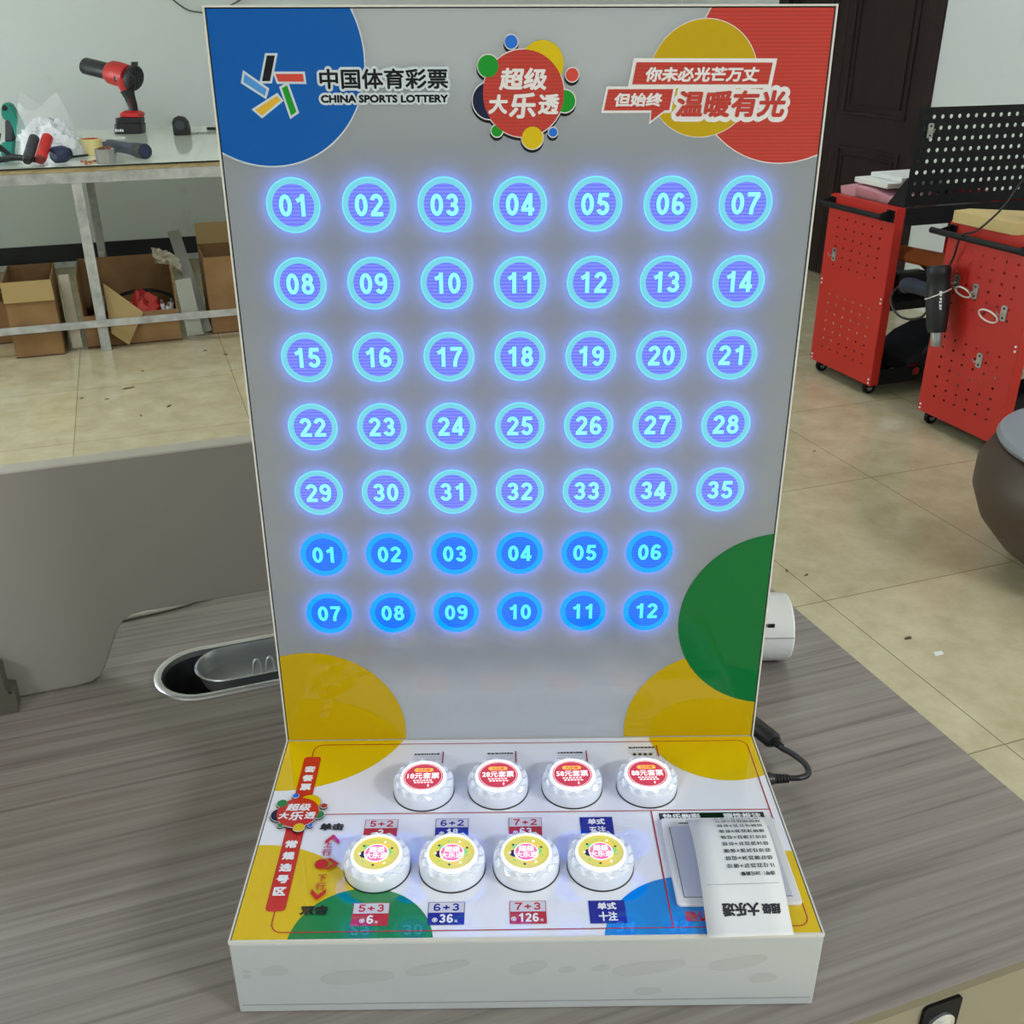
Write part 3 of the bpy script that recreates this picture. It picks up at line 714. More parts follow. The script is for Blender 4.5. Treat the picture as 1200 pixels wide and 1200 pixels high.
# push buttons
BODY = mat('button_white', (226, 230, 236), 0.25, emit=(196, 210, 250), es=.03)
FAC = mat('button_clear_rim', (232, 236, 244), 0.06, emit=(226, 236, 255), es=.02, ior=1.7)
LIP = mat('button_lit_lip', (240, 240, 250), 0.1, emit=(246, 248, 255), es=.36)
LY = mat('button_label_yellow', (200, 190, 74), 0.12, emit=(222, 210, 100), es=.36)
LRD = mat('button_label_red', (190, 52, 72), 0.12, emit=(214, 78, 96), es=.34)
LPK = mat('button_label_pink', (214, 90, 130), 0.12, emit=(240, 120, 160), es=.55)
LWH = mat('button_label_white', (255, 250, 250), 0.12, emit=(255, 246, 250), es=.62)
LOR = mat('button_label_orange', (240, 160, 60), 0.12, emit=(250, 176, 80), es=.7)
LDK = mat('button_label_dark', (60, 50, 70), 0.12); LGR = mat('button_label_green', (120, 190, 110), 0.12, emit=(150, 210, 120), es=.4)
def facets(b, m, n=28):
    z0, z1, r0, r1 = .0106, .0132, .0238, .0184
    ring = []
    prof = [(r0, z0, 0, 0), (.0225, z0 + .0016, .5, .0013), (.0206, z0 + .0020, 0, .0014), (.0193, z1 - .0004, .5, .0004), (r1, z1, 0, 0)]
    rows = [[Vector((r * math.cos(2 * PI * (j + s_) / n), r * math.sin(2 * PI * (j + s_) / n), zz + (d if j % 2 else -d))) for j in range(n)] for r, zz, s_, d in prof]
    V = [[b.bm.verts.new(p) for p in r] for r in rows]; k = b.mi(m)
    for a_, (A, B_) in enumerate(zip(V, V[1:])):
        s0, s1 = prof[a_][2], prof[a_ + 1][2]
        for j in range(n):
            j2 = (j + 1) % n
            if s1 > s0: tr = ((A[j], A[j2], B_[j]), (A[j2], B_[j2], B_[j]))
            else: tr = ((A[j], B_[j2], B_[j]), (A[j], A[j2], B_[j2]))
            for t in tr:
                f = b.bm.faces.new(t); f.material_index = k
def button(x, y, front, txt, desc):
    off = Vector((x, y, 0))
    b = MB(); b.lathe([(.0243, 0), (.0243, .0008)], off, BLK, 48, cap0=False)
    b.lathe([(.0237, .0008), (.0239, .0016), (.0239, .0094), (.0236, .0104), (.0230, .0108)], off, BODY, 48, cap0=False)
    p = b.build('push_button', mach, MO); tag(p, desc)
    b = MB(); facets(b, FAC)
    for v_ in b.bm.verts: v_.co += off
    b.build('faceted_rim', p)
    b = MB(); b.lathe([(.0186, .0126), (.0181, .0150), (.0177, .0156), (.0170, .0158), (.0166, .0153), (.0164, .0144)], off, LIP, 48, cap0=False, cap1=False); b.build('lit_lip', p)
    a = Art(lambda u, v, h=0: Vector((x + u, y + v, .0144 + h)), h0=0)
    if front:
        a.poly(circ(0, 0, .0164, 48), LY)
        for q_ in ((-.0085, -.001, .0034, LDK), (.0085, .0012, .0030, LGR), (-.0075, .0056, .0024, LGR), (.0026, -.0082, .0030, LOR), (.0045, .0052, .0042, LOR)): a.poly(circ(*q_[:3], 24), q_[3])
        a.poly(circ(0, 0, .0088, 40), LWH); a.poly(circ(0, .0002, .0080, 40), LPK)
        for t in range(9):
            an = t * .7 + .4; a.poly(circ(.0118 * math.cos(an), .0118 * math.sin(an), .0009, 10), (LDK, LWH, LGR)[t % 3])
        a.text('超级', (-.0054, .0004, .0058, .0060), LWH, .00012); a.text('大乐透', (-.0080, -.0056, .0082, .0000), LWH, .00012)
    else:
        a.poly(circ(0, 0, .0164, 48), LWH); a.poly(circ(0, 0, .0158, 48), LRD)
        a.ring(0, 0, .0146, .0149, LWH, 40)
        a.poly(rrect(-.0075, .0056, .0075, .0098, .0018), LOR); a.text('大乐透', (-.0050, .0064, .0050, .0090), LRD, .0001)
        a.text(txt, (-.0126, -.0028, .0126, .0044), LWH, .00012)
        for k, yy in ((0, -.0048), (1, -.0074)):
            for t in range(6): a.poly([(-.0078 + t * .0026 + k * .001, yy - .0006), (-.0060 + t * .0026 + k * .001, yy - .0006), (-.0060 + t * .0026 + k * .001, yy + .0007), (-.0078 + t * .0026 + k * .001, yy + .0007)], LWH)
        a.poly([(.0036, -.0110), (.0044, -.0092), (.0052, -.0110), (.0044, -.0128)], LWH)
    a.build('button_label', p)
for x, y, t in ((-.0785, -.0650, '18元套票'), (-.0193, -.0641, '28元套票'), (.0397, -.0641, '58元套票'), (.0995, -.0643, '88元套票')):
    button(x, y, False, t, 'white lit push button with red %s label' % t.replace('元套票', ' yuan'))
for x, y, t in ((-.1070, -.1471, '5+2'), (-.0527, -.1476, '6+2'), (.0009, -.1478, '7+2'), (.0546, -.1480, 'single-bet')):
    button(x, y, True, '', 'white lit push button with yellow label below the %s print' % t)

# ticket printer set into the deck
PRW = mat('printer_white', (224, 224, 226), 0.35); PRL = mat('printer_lid_grey', (200, 203, 220), 0.3)
b = MB(); b.prism(rrect(.1045, -.1874, .1918, -.1022, .003), lambda x, y: (x, y, 0.0003), lambda x, y: (x, y, .0030), PRW); pr = b.build('ticket_printer', mach, MO, bevel=0.0008)
b = MB(); b.prism(rrect(.1105, -.1808, .1858, -.1130, .001), lambda x, y: (x, y, .0029), lambda x, y: (x, y, .0040), PRL); b.build('paper_lid', pr)
b = MB(); b.box((.1101, -.1130, .0028), (.1862, -.1127, .0032), GAP); b.box((.1101, -.1811, .0028), (.1104, -.1127, .0032), GAP); b.box((.1101, -.1811, .0028), (.1862, -.1808, .0032), GAP); b.box((.118, -.1086, .0028), (.184, -.1078, .0032), GAP); b.build('paper_slot', pr)

# receipt
PAP = mat('receipt_paper', (232, 232, 230), 0.7); INKB = mat('receipt_ink', (44, 46, 50), 0.8)
path = smooth_path([(-.1082, .0034, 0), (-.1098, .0070, 0), (-.1140, .0110, 0), (-.1250, .0150, 0), (-.1430, .0165, 0), (-.1640, .0150, 0), (-.1850, .0110, 0), (-.2030, .0062, 0), (-.2165, .0038, 0)], 6)
path = [(v[0], v[1]) for v in path]
sl = [0]
for p, q_ in zip(path, path[1:]): sl.append(sl[-1] + math.hypot(q_[0] - p[0], q_[1] - p[1]))
LEN = sl[-1]
def FR(x, y, h=0.0):                                    # x across the strip, y from the loose end (0) up to the slot
    s_ = max(0.0, min(LEN, LEN - y)); i = max(k for k in range(len(sl) - 1) if sl[k] <= s_ + 1e-9)
    t = (s_ - sl[i]) / (sl[i + 1] - sl[i]); p, q_ = path[i], path[i + 1]
    ty, tz = q_[0] - p[0], q_[1] - p[1]; L_ = math.hypot(ty, tz)
    lift = .0016 * (x / .057) * (s_ / LEN)
    px = .1228 + x - .0028 * (s_ / LEN) ** 2
    return Vector((px, p[0] + ty * t + tz / L_ * h, p[1] + tz * t - ty / L_ * h + lift))
b = MB(); PWD = .0572; n = 44
rows_ = [[FR(PWD * k / 4, LEN * i / n) for k in range(5)] for i in range(n + 1)]
b.mesh([p for r in rows_ for p in r], [(i * 5 + k, i * 5 + k + 1, i * 5 + 6 + k, i * 5 + 5 + k) for i in range(n) for k in range(4)], PAP, True)
rec = empty('receipt', (.15, -.15, Z0 + .004), 0, 'white printed paper ticket curling out of the printer over the deck edge', 'receipt')
RO = (-.15, .15, -.004)
b.build('paper_strip', rec, RO, sharp=180, solid=.0002)
a = Art(FR, h0=.0004, dh=.00001)
a.text('超级', (.0390, .0155, .0520, .0235), INKB, .0004, flip=True); a.text('大乐透', (.0120, .0145, .0375, .0245), INKB, .0005, flip=True)
x = .004
while x < .054: a.poly([(x, .0382), (x + .0009, .0382), (x + .0009, .0385), (x, .0385)], INKB); x += .0014
a.text('选号：28元套餐', (.0290, .0445, .0530, .0478), INKB, .0001, flip=True)
for k, t in enumerate(('11 12 22 25 27 + 08 10', '05 07 08 25 34 + 02 03', '03 10 15 24 28 + 06 08', '03 14 20 22 31 + 01 03', '10 10 13 28 33 + 02 06', '08 09 18 22 30 + 01 06', '03 04 16 21 35 + 01 03', '06 09 20 26 31 + 01 11', '02 10 14 21 32 + 05 10')):
    y = .0510 + k * .0066; x0 = .0205
    a.text(t, (x0, y, .0535, y + .0034), INKB, .00012, flip=True)
tag(a.build('ticket_print', rec, RO), 'black upside-down ticket print')

# power lead from behind the panel into the base
b = MB()
rt = empty('power_cable', (.235, .03, DESK), 0, 'short black power lead with barrel plug entering the right side of the machine', 'cable')
PO = (-.235, -.03, -DESK)
cp = smooth_path([(.241, .046, .768), (.249, .034, .770), (.2555, .018, .772), (.2545, .004, .773), (.246, -.002, .7735), (.236, -.0025, .7735)])
b.tube(cp, .0027, BLK, 10); b.build('cord', rt, PO)
b = MB(); b.tube([(.218, .098, .764), (.2205, .093, .7645), (.2365, .058, .7675), (.238, .0545, .768)], [.0074, .0092, .0092, .0064], BLK, 14, flat=.85)
for k in range(4): b.tube([(.2382 + k * .0011, .0540 - k * .002, .768), (.2388 + k * .0011, .0528 - k * .002, .768)], .0042 - k * .0003, BLK, 12)
b.build('inline_coupler', rt, PO)
b = MB(); b.tube([(.2005, -.004, .7735), (.2145, -.0035, .7735)], .0072, BLK, 16); b.tube([(.2145, -.0035, .7735), (.2215, -.003, .7735)], [.0066, .0050], BLK, 14)
for k in range(5): b.tube([(.222 + k * .0028, -.003, .7735), (.2238 + k * .0028, -.003, .7735)], .0046 - .0002 * k, BLK, 12)
b.build('barrel_plug', rt, PO)
b = MB(); b.tube(smooth_path([(.218, .098, .764), (.211, .112, .762), (.16, .14, .756), (.05, .13, .7535)]), .0028, BLK, 10); b.build('cord', rt, PO)

# white roll lying on the desk behind the panel
b = MB(); wp = mat('white_roll_plastic', (226, 227, 225), 0.4)
cr_ = empty('white_roll', (.255, .225, DESK), 0, 'white plastic cylinder lying on the desk behind the panel at right', 'roll')
b.lathe([(.0345, 0), (.0365, .002), (.0365, .088), (.0345, .090)], (-.055, 0, .0367), wp, 48, (1, 0, 0)); bd = b.build('casing', cr_)
b = MB(); b.box((-.05, -.0367, .0445), (.0345, -.0355, .0450), mat('roll_seam', (160, 160, 158), 0.6)); b.build('seam', cr_)
b = MB(); b.box((.006, -.0318, .0548), (.013, -.0310, .0592), BLK); b.box((.003, -.0316, .0552), (.005, -.0308, .0588), BLK); b.build('printed_mark', cr_)

# ------------------------------------------------------------------ workbench by the back wall
ALU = ramp_mat('scuffed_aluminium', [(0.3, (150, 152, 148)), (0.7, (196, 198, 192))], rough=0.5, nscale=18, detail=5, spec=0.4)
PLY = ramp_mat('plywood_edge', [(0.3, (150, 132, 92)), (0.7, (192, 176, 132))], rough=0.6, nscale=22, detail=4, scale=(1, 1, 6))
GLASS = mat('bench_glass', (238, 244, 228), 0.035, ior=1.5); GEDGE = mat('glass_edge', (22, 34, 28), 0.1)
BU, BVv = -1.05, 5.17
bench = empty('workbench', R(BU, BVv, 0), RA, 'long glass topped workbench on aluminium legs along the white back wall', 'workbench')
TB0, TB1, TF, TK = -3.2, 1.05, 4.30, 6.05              # ends, front and back edge
def bp(name, fn, bev=0.002, parent=None):
    b = MB(); fn(b); return b.build(name, parent or bench, (-BU, -BVv, 0) if parent is None else (0, 0, 0), bevel=bev)
bp('glass_top', lambda b: (b.box((TB0, TF, .8125), (TB1, TK, .82), GLASS), b.box((TB0, TF - .0016, .8128), (TB1, TF - .0004, .8195), GEDGE)), 0)
bp('plywood_edge', lambda b: (b.box((TB0, TF + .004, .794), (TB1, TF + .05, .8123), PLY), b.box((TB0, TK - .05, .794), (TB1, TK, .8123), PLY)))
bp('top_frame', lambda b: (b.box((TB0, TF + .002, .748), (TB1, TF + .034, .7938), ALU), b.box((TB0, TK - .034, .748), (TB1, TK, .7938), ALU)))
for u in (-2.55, -1.50, -.456, .70):
    for v in (TF + .004, TK - .05):
        bp('leg', lambda b, u=u, v=v: b.box((u - .022, v, 0), (u + .022, v + .046, .748), ALU))
    bp('cross_rail', lambda b, u=u: b.box((u - .015, TF + .05, .118), (u + .015, TK - .05, .146), ALU))
bp('front_rail', lambda b: b.box((TB0, TF - .022, .118), (TB1, TF + .0035, .147), ALU))
bp('back_rail', lambda b: b.box((TB0, TK - .004, .050), (TB1, TK + .022, .080), ALU))

TZ = .8202
RED = mat('tool_red', (200, 42, 40), 0.4); TBK = mat('tool_black', (24, 25, 28), 0.42); TEAL = mat('tool_teal', (20, 132, 116), 0.4); TGY = mat('tool_grey', (58, 60, 66), 0.5)
TNV = mat('tool_navy', (36, 46, 78), 0.4); MRED = mat('tool_dark_red', (120, 26, 26), 0.45)
WPR = mat('white_marking', (228, 228, 226), 0.5)
def onb(u, v, z=TZ): return R(u, v, z)
def lean(t, k):                                        # the tool leans a little to the right
    for c in t.children_recursive:
        for v_ in c.data.vertices: v_.co.x += k * v_.co.z
# cordless blower
t = empty('cordless_blower', onb(-.2, 5.765), 0, 'red and black cordless blower standing upright at the back of the workbench', 'blower')
b = MB()
b.prism(rrect(-.067, -.055, .083, .055, .02), lambda x, y: (x, y, 0), lambda x, y: (x, y, .052), TBK)
b.prism(rrect(-.062, -.050, .078, .050, .018), lambda x, y: (x, y, .052), lambda x, y: (x, y, .082), TBK)
bt = b.build('battery', t, bevel=0.004)
a = Art(lambda x, y, h=0: Vector((x, -.0555 - h, y)), h0=.0002)
xx = -.058
for k in range(4): a.poly([(xx, .012), (xx + .010, .012), (xx + .010, .026 - .004 * (k % 2)), (xx, .026)], WPR); xx += .0125
a.build('battery_marking', bt)
b = MB(); b.ring_loft([[(x, y, z) for x, y in rrect(-.040 + o, -.046 + o, .080 - o, .046 - o, .02)] for z, o in ((.079, .012), (.088, .0), (.105, 0), (.118, .02))], RED); b.build('foot_collar', t)
b = MB(); b.tube([(.026, 0, .112), (.024, 0, .14), (.006, 0, .19), (-.006, 0, .225)], [.022, .021, .025, .034], TBK, 16, flat=1.2)
hd = b.build('handle', t)
b = MB(); b.tube([(.030, -.026, .135), (.018, -.028, .165), (.010, -.031, .185)], .004, MRED, 8); b.build('grip_stripe', hd)
q0, q1 = Vector((-.115, .055, .312)), Vector((-.285, .135, .342)); ax = (q0 - q1).normalized()
b = MB(); b.lathe([(.040, 0), (.043, .006), (.043, .18), (.050, .185), (.050, .215)], q1, TBK, 28, ax, cap0=False)
b.lathe([(.035, .015), (.035, .05)], q1, mat('dark_bore', (6, 6, 7), 0.8), 24, ax, cap1=True, cap0=True); b.build('nozzle', t)
b = MB()
b.lathe([(.050, 0), (.060, .02), (.062, .06), (.060, .10), (.056, .135)], q0 - ax * .01, RED, 28, ax)
b.tube([(-.02, 0, .285), (-.012, 0, .245), (-.005, 0, .22)], [.050, .040, .032], RED, 18)
bo = b.build('motor_housing', t)
b = MB(); b.box((-.068, -.0375, .268), (-.018, -.029, .298), TBK); b.build('badge_plate', bo, bevel=0.004)
a = Art(lambda x, y, h=0: Vector((x, -.0378 - h, y)), h0=.0002); a.text('SR', (-.056, .275, -.032, .291), WPR, .0012); a.build('badge_marking', bo)
fx = Vector((.9, -.42, -.12)).normalized()
b = MB(); c0 = Vector((.018, -.008, .286))
b.lathe([(.060, 0), (.064, .012), (.064, .030), (.056, .040), (.050, .036), (.016, .036), (.010, .042)], c0, TBK, 30, fx)
for k in range(10):
    an = 2 * PI * k / 10; e1 = fx.orthogonal().normalized(); e2 = fx.cross(e1); d = e1 * math.cos(an) + e2 * math.sin(an)
    b.tube([c0 + fx * .039 + d * .014, c0 + fx * .039 + d * .052], .0022, TGY, 6)
b.box((.022, -.02, .345), (.050, .012, .365), TBK); b.build('intake_grille', t)
lean(t, .154)
# tape measure
t = empty('tape_measure', onb(.076, 5.554), .15, 'black tape measure standing on its edge at the right of the bench', 'tape measure')
pr = [(-.045, 0), (.045, 0), (.045, .035), (.040, .07), (.022, .092), (-.010, .098), (-.034, .088), (-.045, .065)]
b = MB(); b.prism(pr, lambda x, y: (x, -.028, y), lambda x, y: (x, .028, y), TBK); b.build('casing', t, bevel=0.007, seg=3)
b = MB(); b.lathe([(.026, 0), (.024, .003)], (-.004, -.028, .052), TGY, 24, (0, -1, 0)); b.build('face_disc', t)
b = MB(); b.box((.045, -.010, .010), (.080, .010, .0112), mat('tape_blade', (206, 196, 120), 0.4)); b.box((.079, -.011, .002), (.0805, .011, .014), STEEL); b.build('blade', t)
# torch-like cordless screwdriver lying on the bench
p0, p1 = onb(-.305, 4.80, TZ + .034), onb(-.150, 4.46, TZ + .032)
t = empty('cordless_screwdriver', onb(-.225, 4.63), 0, 'navy and black cylindrical screwdriver tool lying near the bench front edge', 'screwdriver')
off = -t.location; ax = (p1 - p0).normalized(); LN = (p1 - p0).length
b = MB(); b.lathe([(.022, 0), (.026, .01), (.026, LN * .62), (.031, LN * .72), (.032, LN * .96), (.029, LN)], p0 + off, TNV, 24, ax); bo = b.build('barrel', t)
b = MB(); b.lathe([(.0325, LN * .80), (.0328, LN * .99), (.026, LN + .001), (.024, LN - .008)], p0 + off, TBK, 24, ax, cap0=False); b.lathe([(.0235, LN - .009), (.0235, LN - .007)], p0 + off, mat('lens_grey', (104, 120, 110), 0.1), 24, ax); b.build('head', t)
b = MB(); b.box((-.045, -.02, 0), (.045, .02, .046), TGY, Matrix.Translation(p0 + off + Vector((.0, .0, -.0335))) @ Matrix.Rotation(-.9, 4, 'Z')); b.build('battery', t, bevel=0.005)
# metal tin
t = empty('metal_tin', onb(-.321, 4.36), 0, 'small round metal tin with copper coloured filling near the bench edge', 'tin')
b = MB(); b.lathe([(.037, 0), (.039, .002), (.042, .058), (.0425, .060), (.0405, .058), (.038, .045)], (0, 0, 0), STEEL, 32, cap1=False); b.build('can', t)
b = MB(); cop = mat('copper_bits', (150, 92, 66), 0.5, 0.4)
for k in range(26):
    x, y = random.uniform(-.024, .024), random.uniform(-.024, .024); b.box((-.006, -.004, -.003), (.006, .004, .003), cop, Matrix.Translation((x, y, .052 + random.uniform(0, .012))) @ Matrix.Rotation(random.uniform(0, 3), 4, Vector((random.random(), random.random(), 1)).normalized()))
b.lathe([(.038, .04), (.036, .050)], (0, 0, 0), cop, 24); o = b.build('filling', t); o['kind'] = 'stuff'
# tape roll
t = empty('tape_roll', onb(-.385, 4.73), 0, 'cream roll of tape with orange core lying on the workbench', 'tape roll')
b = MB(); b.lathe([(.052, 0), (.054, .002), (.054, .068), (.052, .070), (.043, .070), (.043, 0)], (0, 0, 0), mat('cream_tape', (222, 208, 142), 0.35), 40, cap0=False, cap1=False); b.build('winding', t)
b = MB(); b.lathe([(.0428, .001), (.0428, .0705), (.0395, .0705), (.0395, .001)], (0, 0, 0), mat('orange_core', (208, 98, 40), 0.6), 40, cap0=False, cap1=False); b.build('core', t)
# clear bag with white parts
def blob(b, c, rx, ry, rz, m, seed, n=26, rough=.10, low=0.0, freq=9):
    rnd = random.Random(seed); ph = [rnd.uniform(0, 6.28) for _ in range(12)]
    rings = []
    for i in range(n // 2 + 1):
        th = PI / 2 * (i / (n // 2)); rr = []
        for j in range(n):
            a_ = 2 * PI * j / n
            w_ = 1 + rough * (math.sin(3 * a_ + ph[0] + 4 * th) * .5 + math.sin(5 * a_ + ph[1] - 6 * th) * .4 + math.sin(freq * a_ + ph[2] + freq * th) * .35 + rnd.uniform(-.5, .5))
            rr.append((c[0] + rx * math.cos(th) * math.cos(a_) * w_, c[1] + ry * math.cos(th) * math.sin(a_) * w_, c[2] + rz * math.sin(th) * (w_ if i else 1) + (0 if i else low)))
        rings.append(rr)
    b.ring_loft(rings[:-1], m, True, True)
t = empty('parts_bag', onb(-.553, 4.72), 0, 'clear plastic bag heaped with small white parts on the workbench', 'bag')
b = MB(); WPT = mat('white_parts', (232, 234, 236), 0.4, spec=0.6); blob(b, (.0, 0, 0), .135, .10, .155, WPT, 4, 40, .13)
for k in range(120):
    th, a_ = random.uniform(.1, 1.25), random.uniform(0, 6.28); x, y, z = .130 * math.cos(th) * math.cos(a_), .096 * math.cos(th) * math.sin(a_), .150 * math.sin(th)
    b.box((-.012, -.006, -.004), (.012, .006, .004), WPT, Matrix.Translation((x, y, z + .003)) @ Matrix.Rotation(random.uniform(0, 6), 4, Vector((random.random(), random.random(), random.random() + .1)).normalized()))
o = b.build('white_parts', t, sharp=30); o['kind'] = 'stuff'
FILM = mat('clear_film', (240, 244, 246), 0.12, alpha=0.22, spec=0.8)
b = MB(); rings = []
rnd = random.Random(3)
for i in range(9):
    f = i / 8; z_ = .001 + .235 * f; rr = []
    for j in range(36):
        a_ = 2 * PI * j / 36; k_ = (1.04 - .42 * f ** 1.6) * (1 + .05 * math.sin(4 * a_ + 5 * f) + rnd.uniform(-.03, .03))
        rr.append((.150 * k_ * math.cos(a_) - .015 * f, .105 * k_ * (1 - .55 * f) * math.sin(a_), z_ * (1 + (.16 * math.sin(2 * a_ + 2.4) if i > 5 else 0))))
    rings.append(rr)
b.ring_loft(rings, FILM, False, False); b.build('film', t)
# teal hammer drill standing on end
t = empty('cordless_drill', onb(-.754, 4.86), 0, 'teal and grey cordless drill standing at the left end of the bench view', 'drill')
P = lambda *v: [((x - 9.3) / 252.0, (182 - y) / 272.0) for x, y in v]
b = MB(); b.prism(P((4, 127), (6, 121), (10, 120), (14, 122), (20, 132), (26, 145), (31, 158), (20, 161), (18, 150), (14, 141), (7, 140), (4, 133)), lambda x, y: (x, -.028, y), lambda x, y: (x, .028, y), TEAL); b.build('motor_housing', t, bevel=0.010, seg=3)
b = MB(); b.prism(P((8, 140), (18.5, 140), (19, 150), (17, 166), (7.5, 166)), lambda x, y: (x, -.022, y), lambda x, y: (x, .022, y), TGY); b.build('grip', t, bevel=0.008, seg=3)
b = MB(); b.prism(P((5, 166), (20, 165), (19, 182), (4, 182)), lambda x, y: (x, -.035, y), lambda x, y: (x, .035, y), TEAL); b.build('battery', t, bevel=0.008, seg=3)
b = MB(); b.lathe([(.012, 0), (.012, .004), (.006, .004)], ((9.5 - 9.3) / 252, -.028, (182 - 126) / 272), TBK, 18, (0, -1, 0)); b.build('chuck_opening', t)
lean(t, .20)
# loose hand tools at the bench front
def rod(name, a, c, r, m, label, cat, cap=None, grp=None):
    o = a.copy(); mid_ = (a + c) / 2; base_ = Vector((mid_.x, mid_.y, TZ))
    t = empty(name, base_, 0, label, cat, grp); ax = (c - a); L_ = ax.length
    b = MB(); b.lathe([(r * .8, 0), (r, .006), (r, L_ * .32), (r * .92, L_ * .36), (r, L_ * .40), (r, L_ - .008), (r * .7, L_)], a - base_, m, 20, ax); g_ = b.build('grip', t)
    b = MB(); b.lathe([(r * .75, -.012), (r * .95, 0), (r * .82, .002)], a - base_, cap or TBK, 18, ax); b.build('end_cap', t)
rod('red_grip_tool', onb(-.583, 4.335, TZ + .030), onb(-.545, 4.47, TZ + .108), .023, RED, 'red cylindrical tool grip lying in front of the bag of white parts', 'tool', MRED)
rod('black_grip_tool', onb(-.634, 4.335, TZ + .030), onb(-.598, 4.46, TZ + .108), .022, TGY, 'dark grey cylindrical tool grip lying left of the red one', 'tool')
t = empty('navy_tool', onb(-.505, 4.42), .3, 'stubby dark navy power tool lying right of the red grip', 'tool')
b = MB(); b.lathe([(.028, -.036), (.034, -.028), (.036, .012), (.030, .03)], (.0, 0, .038), TNV, 22, (.8, .6, 0)); b.build('body', t)
b = MB(); b.lathe([(.024, .03), (.024, .045), (.014, .05)], (.0, 0, .038), TBK, 20, (.8, .6, 0)); b.build('collar', t)
t = empty('pliers', onb(-.730, 4.47), -.1, 'black pliers with bright blue grips at the left end of the bench', 'pliers')
b = MB(); b.tube(smooth_path([(-.02, -.02, .02), (.05, -.012, .03), (.12, .0, .022), (.16, .02, .014)]), .013, TBK, 10); b.tube(smooth_path([(-.02, .03, .018), (.05, .018, .024), (.12, .012, .020)]), .011, TBK, 10); b.build('jaws', t)
b = MB(); b.tube(smooth_path([(-.12, -.05, .022), (-.07, -.045, .028), (-.018, -.02, .024)]), .020, mat('bright_blue_grip', (40, 128, 156), 0.4), 12); b.tube(smooth_path([(-.12, .06, .016), (-.07, .055, .016), (-.018, .03, .018)]), .014, MATS['bright_blue_grip'], 12); b.build('handles', t)
t = empty('wire_cutter', onb(-.745, 4.62), .4, 'dark open wire cutter leaning up beside the teal drill', 'cutter')
b = MB(); b.tube([(-.06, 0, .012), (-.03, 0, .05), (.0, 0, .115)], [.010, .011, .004], TBK, 8); b.tube([(.03, 0, .012), (-.005, 0, .05), (-.045, 0, .10)], [.010, .011, .004], TBK, 8); b.lathe([(.012, -.008), (.012, .008)], (-.012, 0, .05), TGY, 14, (0, 1, 0)); b.build('jaws', t)
b = MB(); b.tube([onb(-.478, 4.60, TZ + .006), onb(-.400, 4.66, TZ + .006)], [.006, .0045], TBK, 10); tag(b.build('marker_pen'), 'slim black pen lying right of the bag of white parts', 'pen')
for k, (u, v, an) in enumerate(((-.415, 4.44, .3), (-.392, 4.40, 1.4), (-.372, 4.45, 2.2), (-.398, 4.35, .9))):
    b = MB(); b.box((-.014, -.004, 0), (.014, .004, .007), mat('copper_orange', (176, 96, 58), 0.4, 0.3)); b.box((-.004, -.012, .001), (.004, .012, .006), mat('pale_orange', (214, 170, 130), 0.5))
    o = b.build('connector_clip', None, onb(u, v, TZ), (0, 0, an)); tag(o, 'tiny copper coloured clip scattered in front of the tape roll', 'clip', 'copper clips on the bench')
b = MB(); b.box((-.035, -.012, 0), (.035, .012, .014), TBK); tag(b.build('black_adapter', None, onb(.262, 5.80), (0, 0, .2), bevel=0.003), 'small black block lying beyond the tape measure', 'adapter')
b = MB(); b.tube([onb(.13, 5.62, TZ + .004), onb(.20, 5.60, TZ + .004), onb(.36, 5.52, TZ + .004)], .0035, mat('thin_grey_rod', (140, 146, 138), 0.3, 0.7), 8); tag(b.build('metal_rod'), 'thin grey metal rod lying beside the tape measure', 'rod')

# wall cable up on the back wall
b = MB(); b.tube(smooth_path([R(-.10, 6.385, 1.72), R(.10, 6.385, 1.56), R(.22, 6.385, 1.46), R(.30, 6.385, 1.435), R(.42, 6.385, 1.44), R(.60, 6.385, 1.52)]), .0045, mat('grey_wire', (92, 98, 90), 0.5), 8); tag(b.build('wall_wire'), 'thin grey wire hanging in a curve on the back wall', 'wire')

# ------------------------------------------------------------------ things under the bench
CARD = ramp_mat('brown_cardboard', [(0.3, (128, 96, 58)), (0.7, (150, 116, 74))], rough=0.8, nscale=7, detail=6)
CARD2 = mat('pale_cardboard', (172, 148, 98), 0.8); CARDI = mat('cardboard_inside', (84, 62, 42), 0.85); TAPEB = mat('brown_tape', (164, 120, 70), 0.35)
def carton(name, u, v, wu, wv, h, label, fronth=None, rz=0.0, flaps=()):
    t = empty(name, R(u, v, 0), RA + rz, label, 'box', 'cardboard boxes under the workbench'); th = .005
    fh = fronth or h
    b = MB(); b.box((-wu / 2, -wv / 2, .001), (wu / 2, wv / 2, .006), CARDI)
    b.box((-wu / 2, -wv / 2, .001), (wu / 2, -wv / 2 + th, fh), CARD); b.box((-wu / 2, wv / 2 - th, .001), (wu / 2, wv / 2, h), CARD)
    b.box((-wu / 2, -wv / 2 + th, .001), (-wu / 2 + th, wv / 2 - th, h), CARD); b.box((wu / 2 - th, -wv / 2 + th, .001), (wu / 2, wv / 2 - th, h), CARD)
    b.build('carton_body', t)
    for f in flaps:
        b = MB(); b.mesh([Vector(p) for p in f], [tuple(range(len(f)))], CARD2); b.build('flap', t, solid=.004)
    return t
t = carton('cardboard_box', -.738, 4.50, .205, .38, .345, 'tall open cardboard box with folded front flap, leftmost under the bench', flaps=([(-.1025, -.194, .345), (.1025, -.194, .345), (.1045, -.199, .255), (-.1045, -.199, .255)],))
t = carton('cardboard_box', -.325, 4.585, .425, .42, .335, 'wide open cardboard box holding a red bag and black hose under the bench', fronth=.15, flaps=([(-.098, -.216, .300), (.055, -.216, .150), (-.030, -.258, .012), (-.098, -.250, .070)],))
